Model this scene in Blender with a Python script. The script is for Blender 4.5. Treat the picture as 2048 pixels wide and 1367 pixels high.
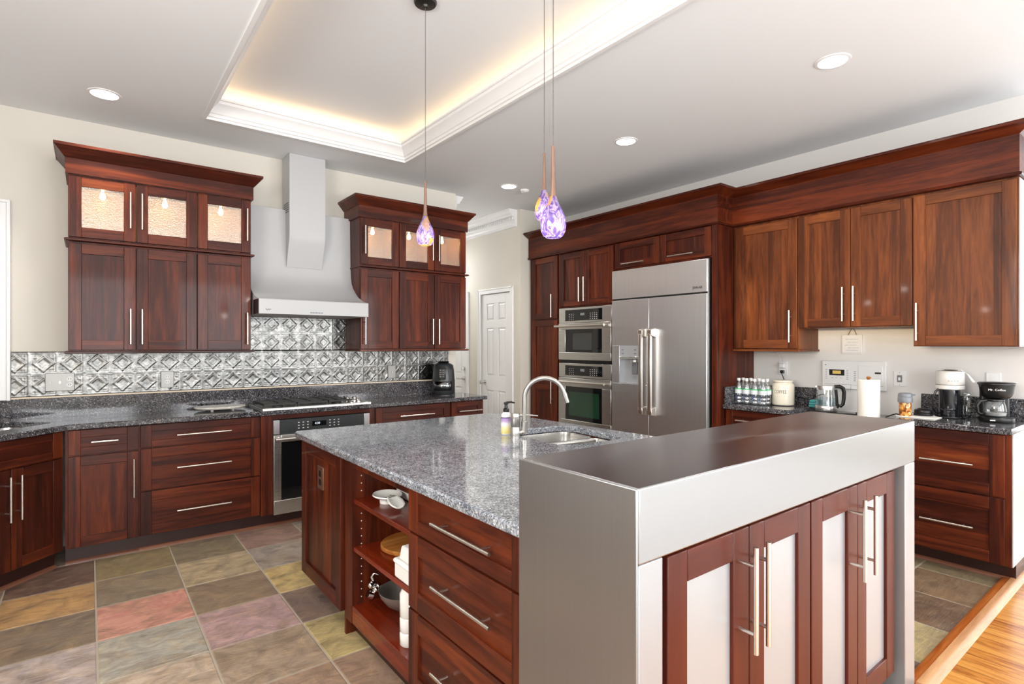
import bpy, bmesh, math, random
from mathutils import Vector, Matrix, noise
from math import pi, sin, cos, radians, sqrt

random.seed(7)
sc = bpy.context.scene
for o in list(bpy.data.objects):
    bpy.data.objects.remove(o)
COL = sc.collection

# ------------------------------------------------------------------ camera
CAM_F, CAM_YAW, CAM_Y0, CAM_H = 1097.0, radians(37.65), 688.8, 1.40
cd = bpy.data.cameras.new('camera')
cam = bpy.data.objects.new('camera', cd)
COL.objects.link(cam)
cd.sensor_width = 36.0
cd.lens = CAM_F / 2048 * 36
cd.shift_y = (CAM_Y0 - 683.5) / 2048
cd.clip_start = 0.02
cam.location = (0, 0, CAM_H)
cam.rotation_euler = (pi / 2, 0, -CAM_YAW)
sc.camera = cam

# ------------------------------------------------------------------ world, exposure, daylight
sc.view_settings.view_transform = 'Standard'
sc.view_settings.look = 'None'
sc.view_settings.gamma = 1.0
sc.view_settings.use_curve_mapping = False
sc.view_settings.exposure = 0.10
w = bpy.data.worlds.new('daylight')
sc.world = w
w.use_nodes = True
bg = w.node_tree.nodes['Background']
bg.inputs['Color'].default_value = (0.93, 0.96, 1.0, 1)
bg.inputs['Strength'].default_value = 2.2


def area(name, loc, rot, sx, sy, power, color):
    l = bpy.data.lights.new(name, 'AREA')
    l.shape = 'RECTANGLE'
    l.size, l.size_y, l.energy, l.color = sx, sy, power, color
    o = bpy.data.objects.new(name, l)
    o.location, o.rotation_euler = loc, rot
    COL.objects.link(o)
    return o


# daylight by unseen windows behind and beside the camera; the left one is added
DAY = (0.97, 0.985, 1.0)
for x in (-0.15, 2.35, 4.85):
    area('unseen_window_light', (x, -3.90, 1.62), (radians(96), 0, 0), 1.7, 2.1, 92, DAY)
area('unseen_window_light', (7.35, -1.0, 1.62), (radians(90), 0, pi / 2), 3.0, 2.1, 46, DAY)
area('unseen_window_light', (-1.38, 1.0, 2.15), (radians(92), 0, -pi / 2), 1.5, 1.0, 80, (1.0, .95, .87))  # lamp at the left opening, added to warm the right-hand cabinets
# low evening sun through an added high opening, aimed at the right-hand wall cabinets
_s = bpy.data.lights.new('sun', 'SUN')
_s.energy, _s.color, _s.angle = 1.5, (1.0, 0.74, 0.42), radians(2.5)
sun = bpy.data.objects.new('sun', _s)
COL.objects.link(sun)
sun.rotation_euler = Vector((1.0, 0.125, -0.035)).to_track_quat('-Z', 'Y').to_euler()
area('hall_fill', (3.5, 6.8, 2.4), (radians(40), 0, pi), 0.8, 0.8, 17, DAY)  # added fill lamp brightening the hall, where no window stands

# ------------------------------------------------------------------ materials
def lin(r, g, b):
    f = lambda c: (c / 255 / 12.92) if c / 255 <= 0.04045 else ((c / 255 + 0.055) / 1.055) ** 2.4
    return (f(r), f(g), f(b), 1.0)


class N:
    def __init__(self, name):
        self.m = bpy.data.materials.new(name)
        self.m.use_nodes = True
        self.t = self.m.node_tree
        self.b = self.t.nodes['Principled BSDF']
        self.out = self.t.nodes['Material Output']

    def n(self, typ, **kw):
        nd = self.t.nodes.new(typ)
        for k, v in kw.items():
            if k.startswith('i_'):
                nd.inputs[k[2:].replace('_', ' ')].default_value = v
            else:
                setattr(nd, k, v)
        return nd

    def l(self, a, b):
        self.t.links.new(a, b)

    def set(self, **kw):
        for k, v in kw.items():
            self.b.inputs[k.replace('_', ' ')].default_value = v
        return self

    def ramp(self, fac, stops):
        r = self.n('ShaderNodeValToRGB')
        el = r.color_ramp.elements
        while len(el) < len(stops):
            el.new(0.5)
        for e, (p, c) in zip(el, stops):
            e.position, e.color = p, c
        self.l(fac, r.inputs['Fac'])
        return r.outputs['Color']

    def coords(self, scale, rnd=True):
        tc = self.n('ShaderNodeTexCoord')
        mp = self.n('ShaderNodeMapping')
        mp.inputs['Scale'].default_value = scale
        self.l(tc.outputs['Object'], mp.inputs['Vector'])
        if not rnd:
            return mp.outputs['Vector']
        oi = self.n('ShaderNodeObjectInfo')
        mu = self.n('ShaderNodeMath', operation='MULTIPLY')
        mu.inputs[1].default_value = 37.0
        self.l(oi.outputs['Random'], mu.inputs[0])
        ad = self.n('ShaderNodeVectorMath', operation='ADD')
        self.l(mp.outputs['Vector'], ad.inputs[0])
        self.l(mu.outputs[0], ad.inputs[1])
        return ad.outputs['Vector']

    def noise(self, vec, scale, detail=4, rough=0.55, dist=0.0):
        nz = self.n('ShaderNodeTexNoise')
        nz.inputs['Scale'].default_value = scale
        nz.inputs['Detail'].default_value = detail
        nz.inputs['Roughness'].default_value = rough
        nz.inputs['Distortion'].default_value = dist
        self.l(vec, nz.inputs['Vector'])
        return nz.outputs['Fac']

    def bump(self, h, strength, dist=0.002):
        b = self.n('ShaderNodeBump')
        b.inputs['Strength'].default_value = strength
        b.inputs['Distance'].default_value = dist
        self.l(h, b.inputs['Height'])
        self.l(b.outputs['Normal'], self.b.inputs['Normal'])

    def mix(self, fac, a, b, typ='MIX'):
        m = self.n('ShaderNodeMix', data_type='RGBA', blend_type=typ)
        for s, v in (('Factor', fac), ('A', a), ('B', b)):
            idx = {'Factor': 0, 'A': 6, 'B': 7}[s]
            if hasattr(v, 'is_linked'):
                self.l(v, m.inputs[idx])
            else:
                m.inputs[idx].default_value = v
        return m.outputs[2]


def plain(name, col, rough=0.5, metal=0.0, coat=0.0, **kw):
    n = N(name)
    n.set(Base_Color=col, Roughness=rough, Metallic=metal, Coat_Weight=coat)
    for k, v in kw.items():
        n.b.inputs[k.replace('_', ' ')].default_value = v
    return n.m


def wood(name, axis, stops, rough=0.4, coat=0.14, coat_rough=0.07, seg=5.0):
    n = N(name)
    sc_ = {'z': (9, 9, 0.75), 'x': (0.75, 9, 9), 'y': (9, 0.75, 9)}[axis]
    v = n.coords(sc_)
    a = n.noise(v, 1.4, 5, 0.6, 1.2)
    fine = n.noise(v, 9.0, 3, 0.6, 0.4)
    mx = n.n('ShaderNodeMath', operation='MULTIPLY_ADD')
    n.l(fine, mx.inputs[0])
    mx.inputs[1].default_value = 0.35
    n.l(a, mx.inputs[2])
    # glued boards of slightly different tone
    big = {'z': (7.5, 0.01, 0.02), 'x': (0.02, 0.01, 7.5), 'y': (7.5, 0.02, 0.01)}[axis]
    v2 = n.coords(big)
    vo = n.n('ShaderNodeTexVoronoi', voronoi_dimensions='3D')
    vo.inputs['Scale'].default_value = 1.6
    n.l(v2, vo.inputs['Vector'])
    sep = n.n('ShaderNodeSeparateColor')
    n.l(vo.outputs['Color'], sep.inputs[0])
    m2 = n.n('ShaderNodeMath', operation='MULTIPLY_ADD')
    n.l(sep.outputs[0], m2.inputs[0])
    m2.inputs[1].default_value = 0.26
    n.l(mx.outputs[0], m2.inputs[2])
    m3 = n.n('ShaderNodeMath', operation='SUBTRACT')
    n.l(m2.outputs[0], m3.inputs[0])
    m3.inputs[1].default_value = 0.30
    col = n.ramp(m3.outputs[0], stops)
    n.l(col, n.b.inputs['Base Color'])
    n.set(Roughness=rough, Coat_Weight=coat, Coat_Roughness=coat_rough, Specular_IOR_Level=0.2)
    n.bump(fine, 0.06, 0.001)
    return n.m


CH = [(0.10, lin(28, 9, 6)), (0.42, lin(64, 23, 12)), (0.70, lin(102, 43, 19)), (0.95, lin(132, 66, 30))]
wood_v = wood('cherry_wood_upright_grain', 'z', CH)
wood_h = wood('cherry_wood_level_grain', 'x', CH)
CH_LIT = [(0.10, lin(38, 17, 9)), (0.42, lin(76, 37, 18)), (0.70, lin(114, 62, 31)), (0.95, lin(142, 86, 46))]  # cherry tones with the warm light on these cabinets put into the colour
sunlit_v = wood('sunlit_cherry_upright', 'z', CH_LIT)
sunlit_h = wood('sunlit_cherry_level', 'x', CH_LIT)
CHI = [(0.12, lin(70, 18, 8)), (0.5, lin(108, 34, 14)), (0.9, lin(140, 56, 24))]
wood_in = wood('cherry_shelf_wood', 'x', CHI, 0.22, 0.4, 0.1)
SAT = [(0.12, lin(62, 21, 13)), (0.5, lin(82, 29, 18)), (0.9, lin(96, 38, 23))]
satin_v = wood('satin_cherry_upright', 'z', SAT, 0.35, 0.2, 0.2)
satin_h = wood('satin_cherry_level', 'x', SAT, 0.35, 0.2, 0.2)
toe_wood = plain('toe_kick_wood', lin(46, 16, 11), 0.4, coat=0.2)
shoe_wood = wood('shoe_moulding_wood', 'x', [(0.1, lin(80, 45, 32)), (0.9, lin(150, 100, 78))], 0.4, 0.2)
maple = plain('cabinet_lining_maple', lin(186, 140, 80), 0.45)


def granite_mat(name, dark, mid, tan, light, mapping=(1, 1, 1)):
    n = N(name)
    v = n.coords(mapping, rnd=False)
    vo = n.n('ShaderNodeTexVoronoi')
    vo.inputs['Scale'].default_value = 210
    vo.inputs['Randomness'].default_value = 1.0
    nzv = n.n('ShaderNodeTexNoise')
    nzv.inputs['Scale'].default_value = 60
    n.l(v, nzv.inputs['Vector'])
    vm = n.n('ShaderNodeVectorMath', operation='MULTIPLY_ADD')
    n.l(nzv.outputs['Color'], vm.inputs[0])
    vm.inputs[1].default_value = (0.012, 0.012, 0.012)
    n.l(v, vm.inputs[2])
    n.l(vm.outputs[0], vo.inputs['Vector'])
    sep = n.n('ShaderNodeSeparateColor')
    n.l(vo.outputs['Color'], sep.inputs[0])
    cells = n.ramp(sep.outputs[0], [(0.0, dark), (0.38, dark), (0.55, mid), (0.74, mid), (0.86, tan), (1.0, light)])
    big = n.noise(v, 14, 3)
    col = n.mix(0.35, cells, n.ramp(big, [(0.35, dark), (0.7, mid)]))
    n.l(col, n.b.inputs['Base Color'])
    n.set(Roughness=0.09, Specular_IOR_Level=0.55)
    return n.m


granite = granite_mat('granite_blue_black', lin(24, 25, 30), lin(92, 92, 98), lin(120, 104, 92), lin(190, 192, 198))
granite_island_sheen = granite_mat('granite_island_sheen', lin(84, 89, 98), lin(160, 166, 175), lin(170, 168, 168), lin(230, 234, 240))  # lighter granite copy with the reflected ceiling brightness put into its colour


def brushed(name, col, rough, scale=(60, 60, 1.2), var=0.12, aniso=0.5):
    n = N(name)
    v = n.coords(scale)
    a = n.noise(v, 3.0, 3, 0.6)
    c2 = tuple(c * (1 - var) for c in col[:3]) + (1,)
    n.l(n.ramp(a, [(0.3, c2), (0.7, col)]), n.b.inputs['Base Color'])
    mr = n.n('ShaderNodeMapRange')
    mr.inputs['To Min'].default_value = rough * 0.93
    mr.inputs['To Max'].default_value = rough * 1.07
    n.l(a, mr.inputs['Value'])
    n.l(mr.outputs[0], n.b.inputs['Roughness'])
    n.set(Metallic=1.0, Anisotropic=aniso)
    return n.m


steel = brushed('brushed_steel_upright', lin(228, 229, 231), 0.33, var=0.06)
steel_h = brushed('brushed_steel_level', lin(218, 216, 213), 0.28, (1.2, 60, 60), var=0.06)
steel_top = brushed('brushed_steel_counter', lin(186, 187, 190), 0.26, (0.5, 70, 70), var=0.035)
steel_hood = plain('hood_enamel_steel', lin(186, 187, 189), 0.5, 0.12)
steel_pane = plain('steel_door_insert', lin(186, 189, 193), 0.3, 0.5)
steel_leg = plain('steel_counter_side', lin(182, 184, 188), 0.33, 0.6)
nickel = plain('satin_nickel', lin(222, 216, 208), 0.28, 1.0)
chrome = plain('chrome', lin(225, 225, 225), 0.08, 1.0)
steel_bowl = plain('sink_steel', lin(205, 203, 200), 0.26, 1.0)
faucet_m = plain('faucet_nickel', lin(190, 188, 184), 0.3, 1.0)
black_glass = plain('black_glass', lin(16, 18, 20), 0.06, coat=0.6)
green_glass = plain('oven_window_glass', lin(28, 62, 44), 0.06, coat=0.8)
grey_glass = plain('microwave_window_glass', lin(58, 60, 60), 0.08, coat=0.6)
dark_grey = plain('charcoal_enamel', lin(50, 53, 55), 0.3)
black_pl = plain('black_plastic', lin(20, 20, 21), 0.35)
gloss_blk = plain('gloss_black_plastic', lin(24, 26, 30), 0.18, coat=0.4)
iron = plain('cast_iron', lin(40, 38, 37), 0.5)
white_pl = plain('white_plastic', lin(228, 228, 228), 0.4)
white_paint = plain('white_trim_paint', lin(236, 236, 237), 0.4)
grey_pl = plain('grey_plastic', lin(122, 126, 132), 0.4)
ceramic = plain('white_ceramic', lin(238, 238, 236), 0.15, coat=0.5)
cream = plain('cream_ceramic', lin(232, 224, 206), 0.3, coat=0.2)
marks = plain('grey_marks', lin(120, 120, 120), 0.5)
marks_w = plain('white_marks', lin(225, 225, 225), 0.5)
red_m = plain('red_glaze', lin(190, 70, 60), 0.3)
green_m = plain('green_label', lin(70, 190, 110), 0.4)
blue_m = plain('blue_label', lin(60, 90, 160), 0.4)
teal = plain('teal_cloth', lin(70, 150, 150), 0.8)
paper = plain('paper_towel_sheet', lin(240, 238, 232), 0.9)
white_box = plain('white_box_card', lin(226, 226, 224), 0.6)
bronze_pl = plain('bronze_cover_plate', lin(150, 115, 95), 0.35, 0.8)
end_panel = plain('end_panel_glare', lin(196, 197, 200), 0.3, coat=0.2)  # pale grey puts window glare into the colour of the wood ends
wood_board = wood('acacia_board', 'x', [(0.1, lin(90, 48, 20)), (0.5, lin(160, 98, 44)), (0.9, lin(206, 150, 84))], 0.4, 0.1)
led_warm = N('warm_led')
led_warm.set(Base_Color=(0, 0, 0, 1), Emission_Color=(1, 0.66, 0.34, 1), Emission_Strength=9)
led_warm = led_warm.m
bulb_warm = N('puck_bulb')
bulb_warm.set(Base_Color=(0, 0, 0, 1), Emission_Color=(1, 0.8, 0.5, 1), Emission_Strength=40)
bulb_warm = bulb_warm.m
bulb_white = N('pendant_bulb')
bulb_white.set(Base_Color=(0, 0, 0, 1), Emission_Color=(1, 0.9, 0.82, 1), Emission_Strength=4)
bulb_white = bulb_white.m
lamp_disc = N('downlight_lens')
lamp_disc.set(Base_Color=(0, 0, 0, 1), Emission_Color=(1, 0.95, 0.88, 1), Emission_Strength=9)
lamp_disc = lamp_disc.m
screen_am = N('amber_display')
screen_am.set(Base_Color=(0, 0, 0, 1), Emission_Color=(0.75, 0.5, 0.12, 1), Emission_Strength=0.8)
screen_am = screen_am.m
screen_wh = N('clock_display')
screen_wh.set(Base_Color=(0, 0, 0, 1), Emission_Color=(0.8, 0.9, 1, 1), Emission_Strength=1.2)
screen_wh = screen_wh.m


def glassy(name, tint, transp, rough=0.08, bump=0.0, bscale=90):
    n = N(name)
    tr = n.n('ShaderNodeBsdfTransparent')
    tr.inputs['Color'].default_value = tint
    gl = n.n('ShaderNodeBsdfGlossy')
    gl.inputs['Roughness'].default_value = rough
    gl.inputs['Color'].default_value = (0.9, 0.9, 0.9, 1)
    mx = n.n('ShaderNodeMixShader')
    mx.inputs[0].default_value = 1 - transp
    n.l(tr.outputs[0], mx.inputs[1])
    n.l(gl.outputs[0], mx.inputs[2])
    if bump:
        v = n.coords((1, 1, 1))
        h = n.noise(v, bscale, 3)
        b = n.n('ShaderNodeBump')
        b.inputs['Strength'].default_value = bump
        b.inputs['Distance'].default_value = 0.004
        n.l(h, b.inputs['Height'])
        n.l(b.outputs['Normal'], gl.inputs['Normal'])
    n.l(mx.outputs[0], n.out.inputs['Surface'])
    return n.m


pane_glass = glassy('seeded_glass', (0.9, 0.82, 0.66, 1), 0.82, 0.12, 0.6, 130)
clear_glass = glassy('clear_glass', (0.93, 0.95, 0.96, 1), 0.86, 0.04)
bottle_pl = glassy('clear_bottle_plastic', (0.88, 0.91, 0.93, 1), 0.72, 0.12, 0.8, 60)
window_glass = glassy('window_glass', (0.97, 0.98, 0.98, 1), 0.92, 0.02)

_n = N('art_glass')
_v = _n.coords((1, 1, 0.45))
_a = _n.noise(_v, 55, 2, 0.5, 1.5)
_vo = _n.n('ShaderNodeTexVoronoi')
_vo.inputs['Scale'].default_value = 34
_n.l(_v, _vo.inputs['Vector'])
_sp = _n.n('ShaderNodeSeparateColor')
_n.l(_vo.outputs['Color'], _sp.inputs[0])
_c1 = _n.ramp(_a, [(0.34, lin(96, 70, 160)), (0.47, lin(150, 124, 206)), (0.58, lin(214, 204, 232)), (0.68, lin(104, 78, 176))])
_f = _n.ramp(_sp.outputs[0], [(0.0, (0, 0, 0, 1)), (0.78, (0, 0, 0, 1)), (0.82, (1, 1, 1, 1)), (1, (1, 1, 1, 1))])
_c = _n.mix(_f, _c1, lin(240, 190, 90))
_tl = _n.n('ShaderNodeBsdfTranslucent')
_n.l(_c, _tl.inputs['Color'])
_tr = _n.n('ShaderNodeBsdfTransparent')
_n.l(_c, _tr.inputs['Color'])
_gl = _n.n('ShaderNodeBsdfGlossy')
_gl.inputs['Roughness'].default_value = 0.06
_df = _n.n('ShaderNodeBsdfDiffuse')
_n.l(_c, _df.inputs['Color'])
_m1 = _n.n('ShaderNodeMixShader'); _m1.inputs[0].default_value = 0.55
_n.l(_tr.outputs[0], _m1.inputs[1]); _n.l(_tl.outputs[0], _m1.inputs[2])
_m2 = _n.n('ShaderNodeMixShader'); _m2.inputs[0].default_value = 0.35
_n.l(_m1.outputs[0], _m2.inputs[1]); _n.l(_df.outputs[0], _m2.inputs[2])
_m3 = _n.n('ShaderNodeMixShader'); _m3.inputs[0].default_value = 0.12
_n.l(_m2.outputs[0], _m3.inputs[1]); _n.l(_gl.outputs[0], _m3.inputs[2])
_n.l(_m3.outputs[0], _n.out.inputs['Surface'])
art_glass = _n.m
stem_glass = plain('amber_pink_glass_stem', lin(128, 98, 84), 0.1, 0.3, coat=0.5)


def painted(name, col, rough=0.7):
    n = N(name)
    v = n.coords((1, 1, 1), rnd=False)
    h = n.noise(v, 140, 2)
    n.set(Base_Color=col, Roughness=rough)
    n.bump(h, 0.04, 0.001)
    return n.m


wall_paint = painted('wall_paint_warm_white', lin(217, 212, 202))
wallb_paint = painted('wall_paint_white', lin(220, 218, 216))
ceil_paint = painted('ceiling_paint', lin(236, 238, 241))

# slate: one colour per tile from a colour attribute, mottled by noise
_n = N('slate_tiles')
_at = _n.n('ShaderNodeAttribute', attribute_name='tile')
_v = _n.coords((1, 1, 1), rnd=False)
_a = _n.noise(_v, 7, 6, 0.65, 1.5)
_b = _n.noise(_n.coords((1.0, 5.0, 1), rnd=False), 5, 5, 0.65, 2.0)
_d = _n.noise(_n.coords((1, 1.6, 1), rnd=False), 2.6, 5, 0.6, 2.5)
_c0 = _n.mix(_n.ramp(_d, [(0.42, (0, 0, 0, 1)), (0.62, (0.55, 0.55, 0.55, 1))]), _at.outputs['Color'], lin(140, 120, 98))
_c1 = _n.mix(0.6, _c0, _n.ramp(_a, [(0.28, (0.2, 0.2, 0.22, 1)), (0.5, (0.5, 0.5, 0.5, 1)), (0.7, (0.78, 0.72, 0.6, 1))]), 'OVERLAY')
_c2 = _n.mix(_n.ramp(_b, [(0.52, (0, 0, 0, 1)), (0.78, (0.42, 0.42, 0.42, 1))]), _c1, lin(104, 66, 44))
_n.l(_c2, _n.b.inputs['Base Color'])
_n.set(Roughness=0.38, Specular_IOR_Level=0.45)
_ad = _n.n('ShaderNodeMath', operation='ADD')
_n.l(_a, _ad.inputs[0]); _n.l(_b, _ad.inputs[1])
_n.bump(_ad.outputs[0], 0.6, 0.008)
slate = _n.m
grout = plain('grout', lin(176, 164, 148), 0.9)


def oak(name, axis):
    n = N(name)
    pl = {'y': (1, 1, 1), 'x': (1, 1, 1)}[axis]
    v = n.coords(pl, rnd=False)
    br = n.n('ShaderNodeTexBrick')
    br.offset = 0.37
    br.inputs['Scale'].default_value = 1.0
    br.inputs['Mortar Size'].default_value = 0.0012
    br.inputs['Brick Width'].default_value = 0.9
    br.inputs['Row Height'].default_value = 0.075
    br.inputs['Color1'].default_value = (0, 0, 0, 1)
    br.inputs['Color2'].default_value = (1, 1, 1, 1)
    br.inputs['Mortar'].default_value = (0.2, 0.2, 0.2, 1)
    mp = n.n('ShaderNodeMapping')
    if axis == 'y':
        mp.inputs['Rotation'].default_value = (0, 0, pi / 2)
    n.l(v, mp.inputs['Vector'])
    n.l(mp.outputs[0], br.inputs['Vector'])
    gv = n.coords((16, 1.3, 16) if axis == 'y' else (1.3, 16, 16), rnd=False)
    g = n.noise(gv, 2.2, 6, 0.65, 1.5)
    sp = n.n('ShaderNodeSeparateColor')
    n.l(br.outputs['Color'], sp.inputs[0])
    ma = n.n('ShaderNodeMath', operation='MULTIPLY_ADD')
    n.l(sp.outputs[0], ma.inputs[0]); ma.inputs[1].default_value = 0.25
    n.l(g, ma.inputs[2])
    c = n.ramp(ma.outputs[0], [(0.32, lin(112, 58, 18)), (0.5, lin(176, 108, 44)), (0.66, lin(206, 142, 66)), (0.9, lin(216, 160, 84))])
    c = n.mix(br.outputs['Fac'], c, lin(90, 50, 22))
    n.l(c, n.b.inputs['Base Color'])
    n.set(Roughness=0.3, Coat_Weight=0.2, Coat_Roughness=0.15)
    return n.m


oak_floor = oak('oak_planks', 'y')
oak_red = wood('threshold_oak', 'x', [(0.1, lin(120, 52, 18)), (0.5, lin(178, 96, 40)), (0.9, lin(206, 140, 80))], 0.3, 0.2)
oak_pale = wood('threshold_nosing_oak', 'x', [(0.1, lin(130, 82, 50)), (0.5, lin(190, 140, 96)), (0.9, lin(214, 172, 128))], 0.35, 0.2)  # paler oak of the rounded threshold nosing

_n = N('pressed_tin')
_v = _n.coords((1, 1, 1), rnd=False)
_a = _n.noise(_v, 30, 4)
_n.l(_n.ramp(_a, [(0.3, lin(88, 88, 87)), (0.7, lin(132, 131, 128))]), _n.b.inputs['Base Color'])
_n.set(Metallic=1.0, Roughness=0.27)
tin = _n.m

_n = N('spice_mix')
_v = _n.coords((1, 1, 1), rnd=False)
_vo = _n.n('ShaderNodeTexVoronoi'); _vo.inputs['Scale'].default_value = 70
_n.l(_v, _vo.inputs['Vector'])
_sp = _n.n('ShaderNodeSeparateColor'); _n.l(_vo.outputs['Color'], _sp.inputs[0])
_n.l(_n.ramp(_sp.outputs[0], [(0.1, lin(120, 60, 20)), (0.5, lin(206, 130, 50)), (0.9, lin(236, 190, 120))]), _n.b.inputs['Base Color'])
_n.set(Roughness=0.15)
spice = _n.m

_n = N('soap_label')
_v = _n.coords((1, 1, 1), rnd=False)
_sx = _n.n('ShaderNodeSeparateXYZ'); _n.l(_v, _sx.inputs[0])
_mr = _n.n('ShaderNodeMapRange'); _mr.inputs['From Min'].default_value = 0.005; _mr.inputs['From Max'].default_value = 0.095
_n.l(_sx.outputs['Z'], _mr.inputs['Value'])
_n.l(_n.ramp(_mr.outputs[0], [(0.0, lin(226, 206, 110)), (0.35, lin(236, 226, 170)), (0.6, lin(238, 236, 240)), (0.8, lin(186, 160, 206)), (0.97, lin(170, 140, 196))]), _n.b.inputs['Base Color'])
_n.set(Roughness=0.3)
soap_label = _n.m


# ------------------------------------------------------------------ mesh builder
class MB:
    def __init__(self):
        self.v, self.f, self.m = [], [], []

    def add(self, vs, fs, m=0):
        k = len(self.v)
        self.v += [tuple(p) for p in vs]
        self.f += [tuple(i + k for i in f) for f in fs]
        self.m += [m] * len(fs)
        return self

    def box(self, x0, x1, y0, y1, z0, z1, m=0):
        x0, x1 = min(x0, x1), max(x0, x1)
        y0, y1 = min(y0, y1), max(y0, y1)
        z0, z1 = min(z0, z1), max(z0, z1)
        vs = [(x, y, z) for z in (z0, z1) for y in (y0, y1) for x in (x0, x1)]
        return self.add(vs, [(0, 2, 3, 1), (4, 5, 7, 6), (0, 1, 5, 4), (2, 6, 7, 3), (0, 4, 6, 2), (1, 3, 7, 5)], m)

    def prism(self, poly, axis, a, b, m=0):
        """poly in the two remaining axes (in x,y,z order) extruded along axis from a to b"""
        def mk(p, t):
            return {'x': (t, p[0], p[1]), 'y': (p[0], t, p[1]), 'z': (p[0], p[1], t)}[axis]
        n = len(poly)
        vs = [mk(p, a) for p in poly] + [mk(p, b) for p in poly]
        fs = [tuple(range(n)), tuple(range(2 * n - 1, n - 1, -1))]
        fs += [(i, i + n, (i + 1) % n + n, (i + 1) % n) for i in range(n)]
        return self.add(vs, fs, m)

    def cyl(self, p0, p1, r0, r1=None, n=18, m=0, cap=True):
        r1 = r0 if r1 is None else r1
        p0, p1 = Vector(p0), Vector(p1)
        d = (p1 - p0).normalized()
        u = d.orthogonal().normalized()
        w_ = d.cross(u)
        vs = []
        for p, r in ((p0, r0), (p1, r1)):
            for i in range(n):
                a = 2 * pi * i / n
                vs.append(p + (u * cos(a) + w_ * sin(a)) * r)
        fs = [(i, (i + 1) % n, (i + 1) % n + n, i + n) for i in range(n)]
        if cap:
            fs += [tuple(range(n - 1, -1, -1)), tuple(range(n, 2 * n))]
        return self.add(vs, fs, m)

    def tube(self, pts, r, n=10, m=0, cap=True):
        pts = [Vector(p) for p in pts]
        rr = r if isinstance(r, (list, tuple)) else [r] * len(pts)
        vs = []
        u = None
        for i, p in enumerate(pts):
            d = (pts[min(i + 1, len(pts) - 1)] - pts[max(i - 1, 0)]).normalized()
            u = d.orthogonal().normalized() if u is None else (u - d * u.dot(d)).normalized()
            w_ = d.cross(u)
            for k in range(n):
                a = 2 * pi * k / n
                vs.append(p + (u * cos(a) + w_ * sin(a)) * rr[i])
        fs = []
        for i in range(len(pts) - 1):
            for k in range(n):
                fs.append((i * n + k, i * n + (k + 1) % n, (i + 1) * n + (k + 1) % n, (i + 1) * n + k))
        if cap:
            fs += [tuple(range(n - 1, -1, -1)), tuple(range((len(pts) - 1) * n, len(pts) * n))]
        return self.add(vs, fs, m)

    def lathe(self, prof, c=(0, 0, 0), n=28, m=0, sx=1.0, sy=1.0, cap=True):
        vs = []
        for r, z in prof:
            for i in range(n):
                a = 2 * pi * i / n
                vs.append((c[0] + r * cos(a) * sx, c[1] + r * sin(a) * sy, c[2] + z))
        fs = []
        for j in range(len(prof) - 1):
            for i in range(n):
                fs.append((j * n + i, j * n + (i + 1) % n, (j + 1) * n + (i + 1) % n, (j + 1) * n + i))
        if cap:
            if prof[0][0] > 1e-5:
                fs.append(tuple(range(n - 1, -1, -1)))
            if prof[-1][0] > 1e-5:
                fs.append(tuple(range((len(prof) - 1) * n, len(prof) * n)))
        return self.add(vs, fs, m)

    def sweep(self, path, prof, side=1, closed=False, m=0):
        """sweep profile [(offset, z)] along a level path with mitred corners; side=1: offset to the left of travel"""
        P = [Vector((p[0], p[1])) for p in path]
        n = len(P)
        ms = []
        for i in range(n):
            ns = []
            for a, b in (((i - 1) % n, i), (i, (i + 1) % n)):
                if not closed and (a > b):
                    continue
                d = (P[b] - P[a]).normalized()
                ns.append(Vector((-d.y, d.x)) * side)
            if len(ns) == 1:
                ms.append(ns[0])
            else:
                h = (ns[0] + ns[1]).normalized()
                ms.append(h / max(0.2, h.dot(ns[0])))
        k = len(prof)
        vs = [(P[i].x + ms[i].x * o, P[i].y + ms[i].y * o, z) for i in range(n) for o, z in prof]
        fs = []
        for i in range(n if closed else n - 1):
            j = (i + 1) % n
            for q in range(k):
                r = (q + 1) % k
                fs.append((i * k + q, i * k + r, j * k + r, j * k + q))
        if not closed:
            fs += [tuple(range(k)), tuple(range(n * k - 1, (n - 1) * k - 1, -1))]
        return self.add(vs, fs, m)

    def build(self, name, mats, parent=None, world=False, bevel=0.0, seg=2, smooth=35, kind=None, label=None, fix=True):
        me = bpy.data.meshes.new(name)
        vs = self.v
        if world and parent is not None:
            root = parent
            while root.parent:
                root = root.parent
            inv = (Matrix.Translation(root.location) @ root.rotation_euler.to_matrix().to_4x4()).inverted()
            vs = [tuple(inv @ Vector(p)) for p in vs]
        me.from_pydata(vs, [], self.f)
        mats = mats if isinstance(mats, (list, tuple)) else [mats]
        for m in mats:
            me.materials.append(m)
        me.polygons.foreach_set('material_index', self.m)
        if fix:
            bm = bmesh.new()
            bm.from_mesh(me)
            bmesh.ops.recalc_face_normals(bm, faces=bm.faces)
            bm.to_mesh(me)
            bm.free()
        if smooth:
            me.shade_smooth()
            me.set_sharp_from_angle(angle=radians(smooth))
        me.update()
        o = bpy.data.objects.new(name, me)
        COL.objects.link(o)
        if parent is not None:
            o.parent = parent
        if bevel:
            b = o.modifiers.new('bevel', 'BEVEL')
            b.width, b.segments, b.limit_method, b.angle_limit = bevel, seg, 'ANGLE', radians(40)
        if kind:
            o['kind'] = kind
        if label:
            o['label'] = label
        return o


def tag(o, label, cat, group=None):
    o['label'], o['category'] = label, cat
    if group:
        o['group'] = group
    return o


def thing(name, label, cat, loc=(0, 0, 0), rz=0.0, group=None):
    o = bpy.data.objects.new(name, None)
    o.empty_display_size = 0.05
    COL.objects.link(o)
    o.location, o.rotation_euler = loc, (0, 0, rz)
    return tag(o, label, cat, group)


def struct(name, mb, mats, **kw):
    return mb.build(name, mats, kind='structure', **kw)


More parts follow.
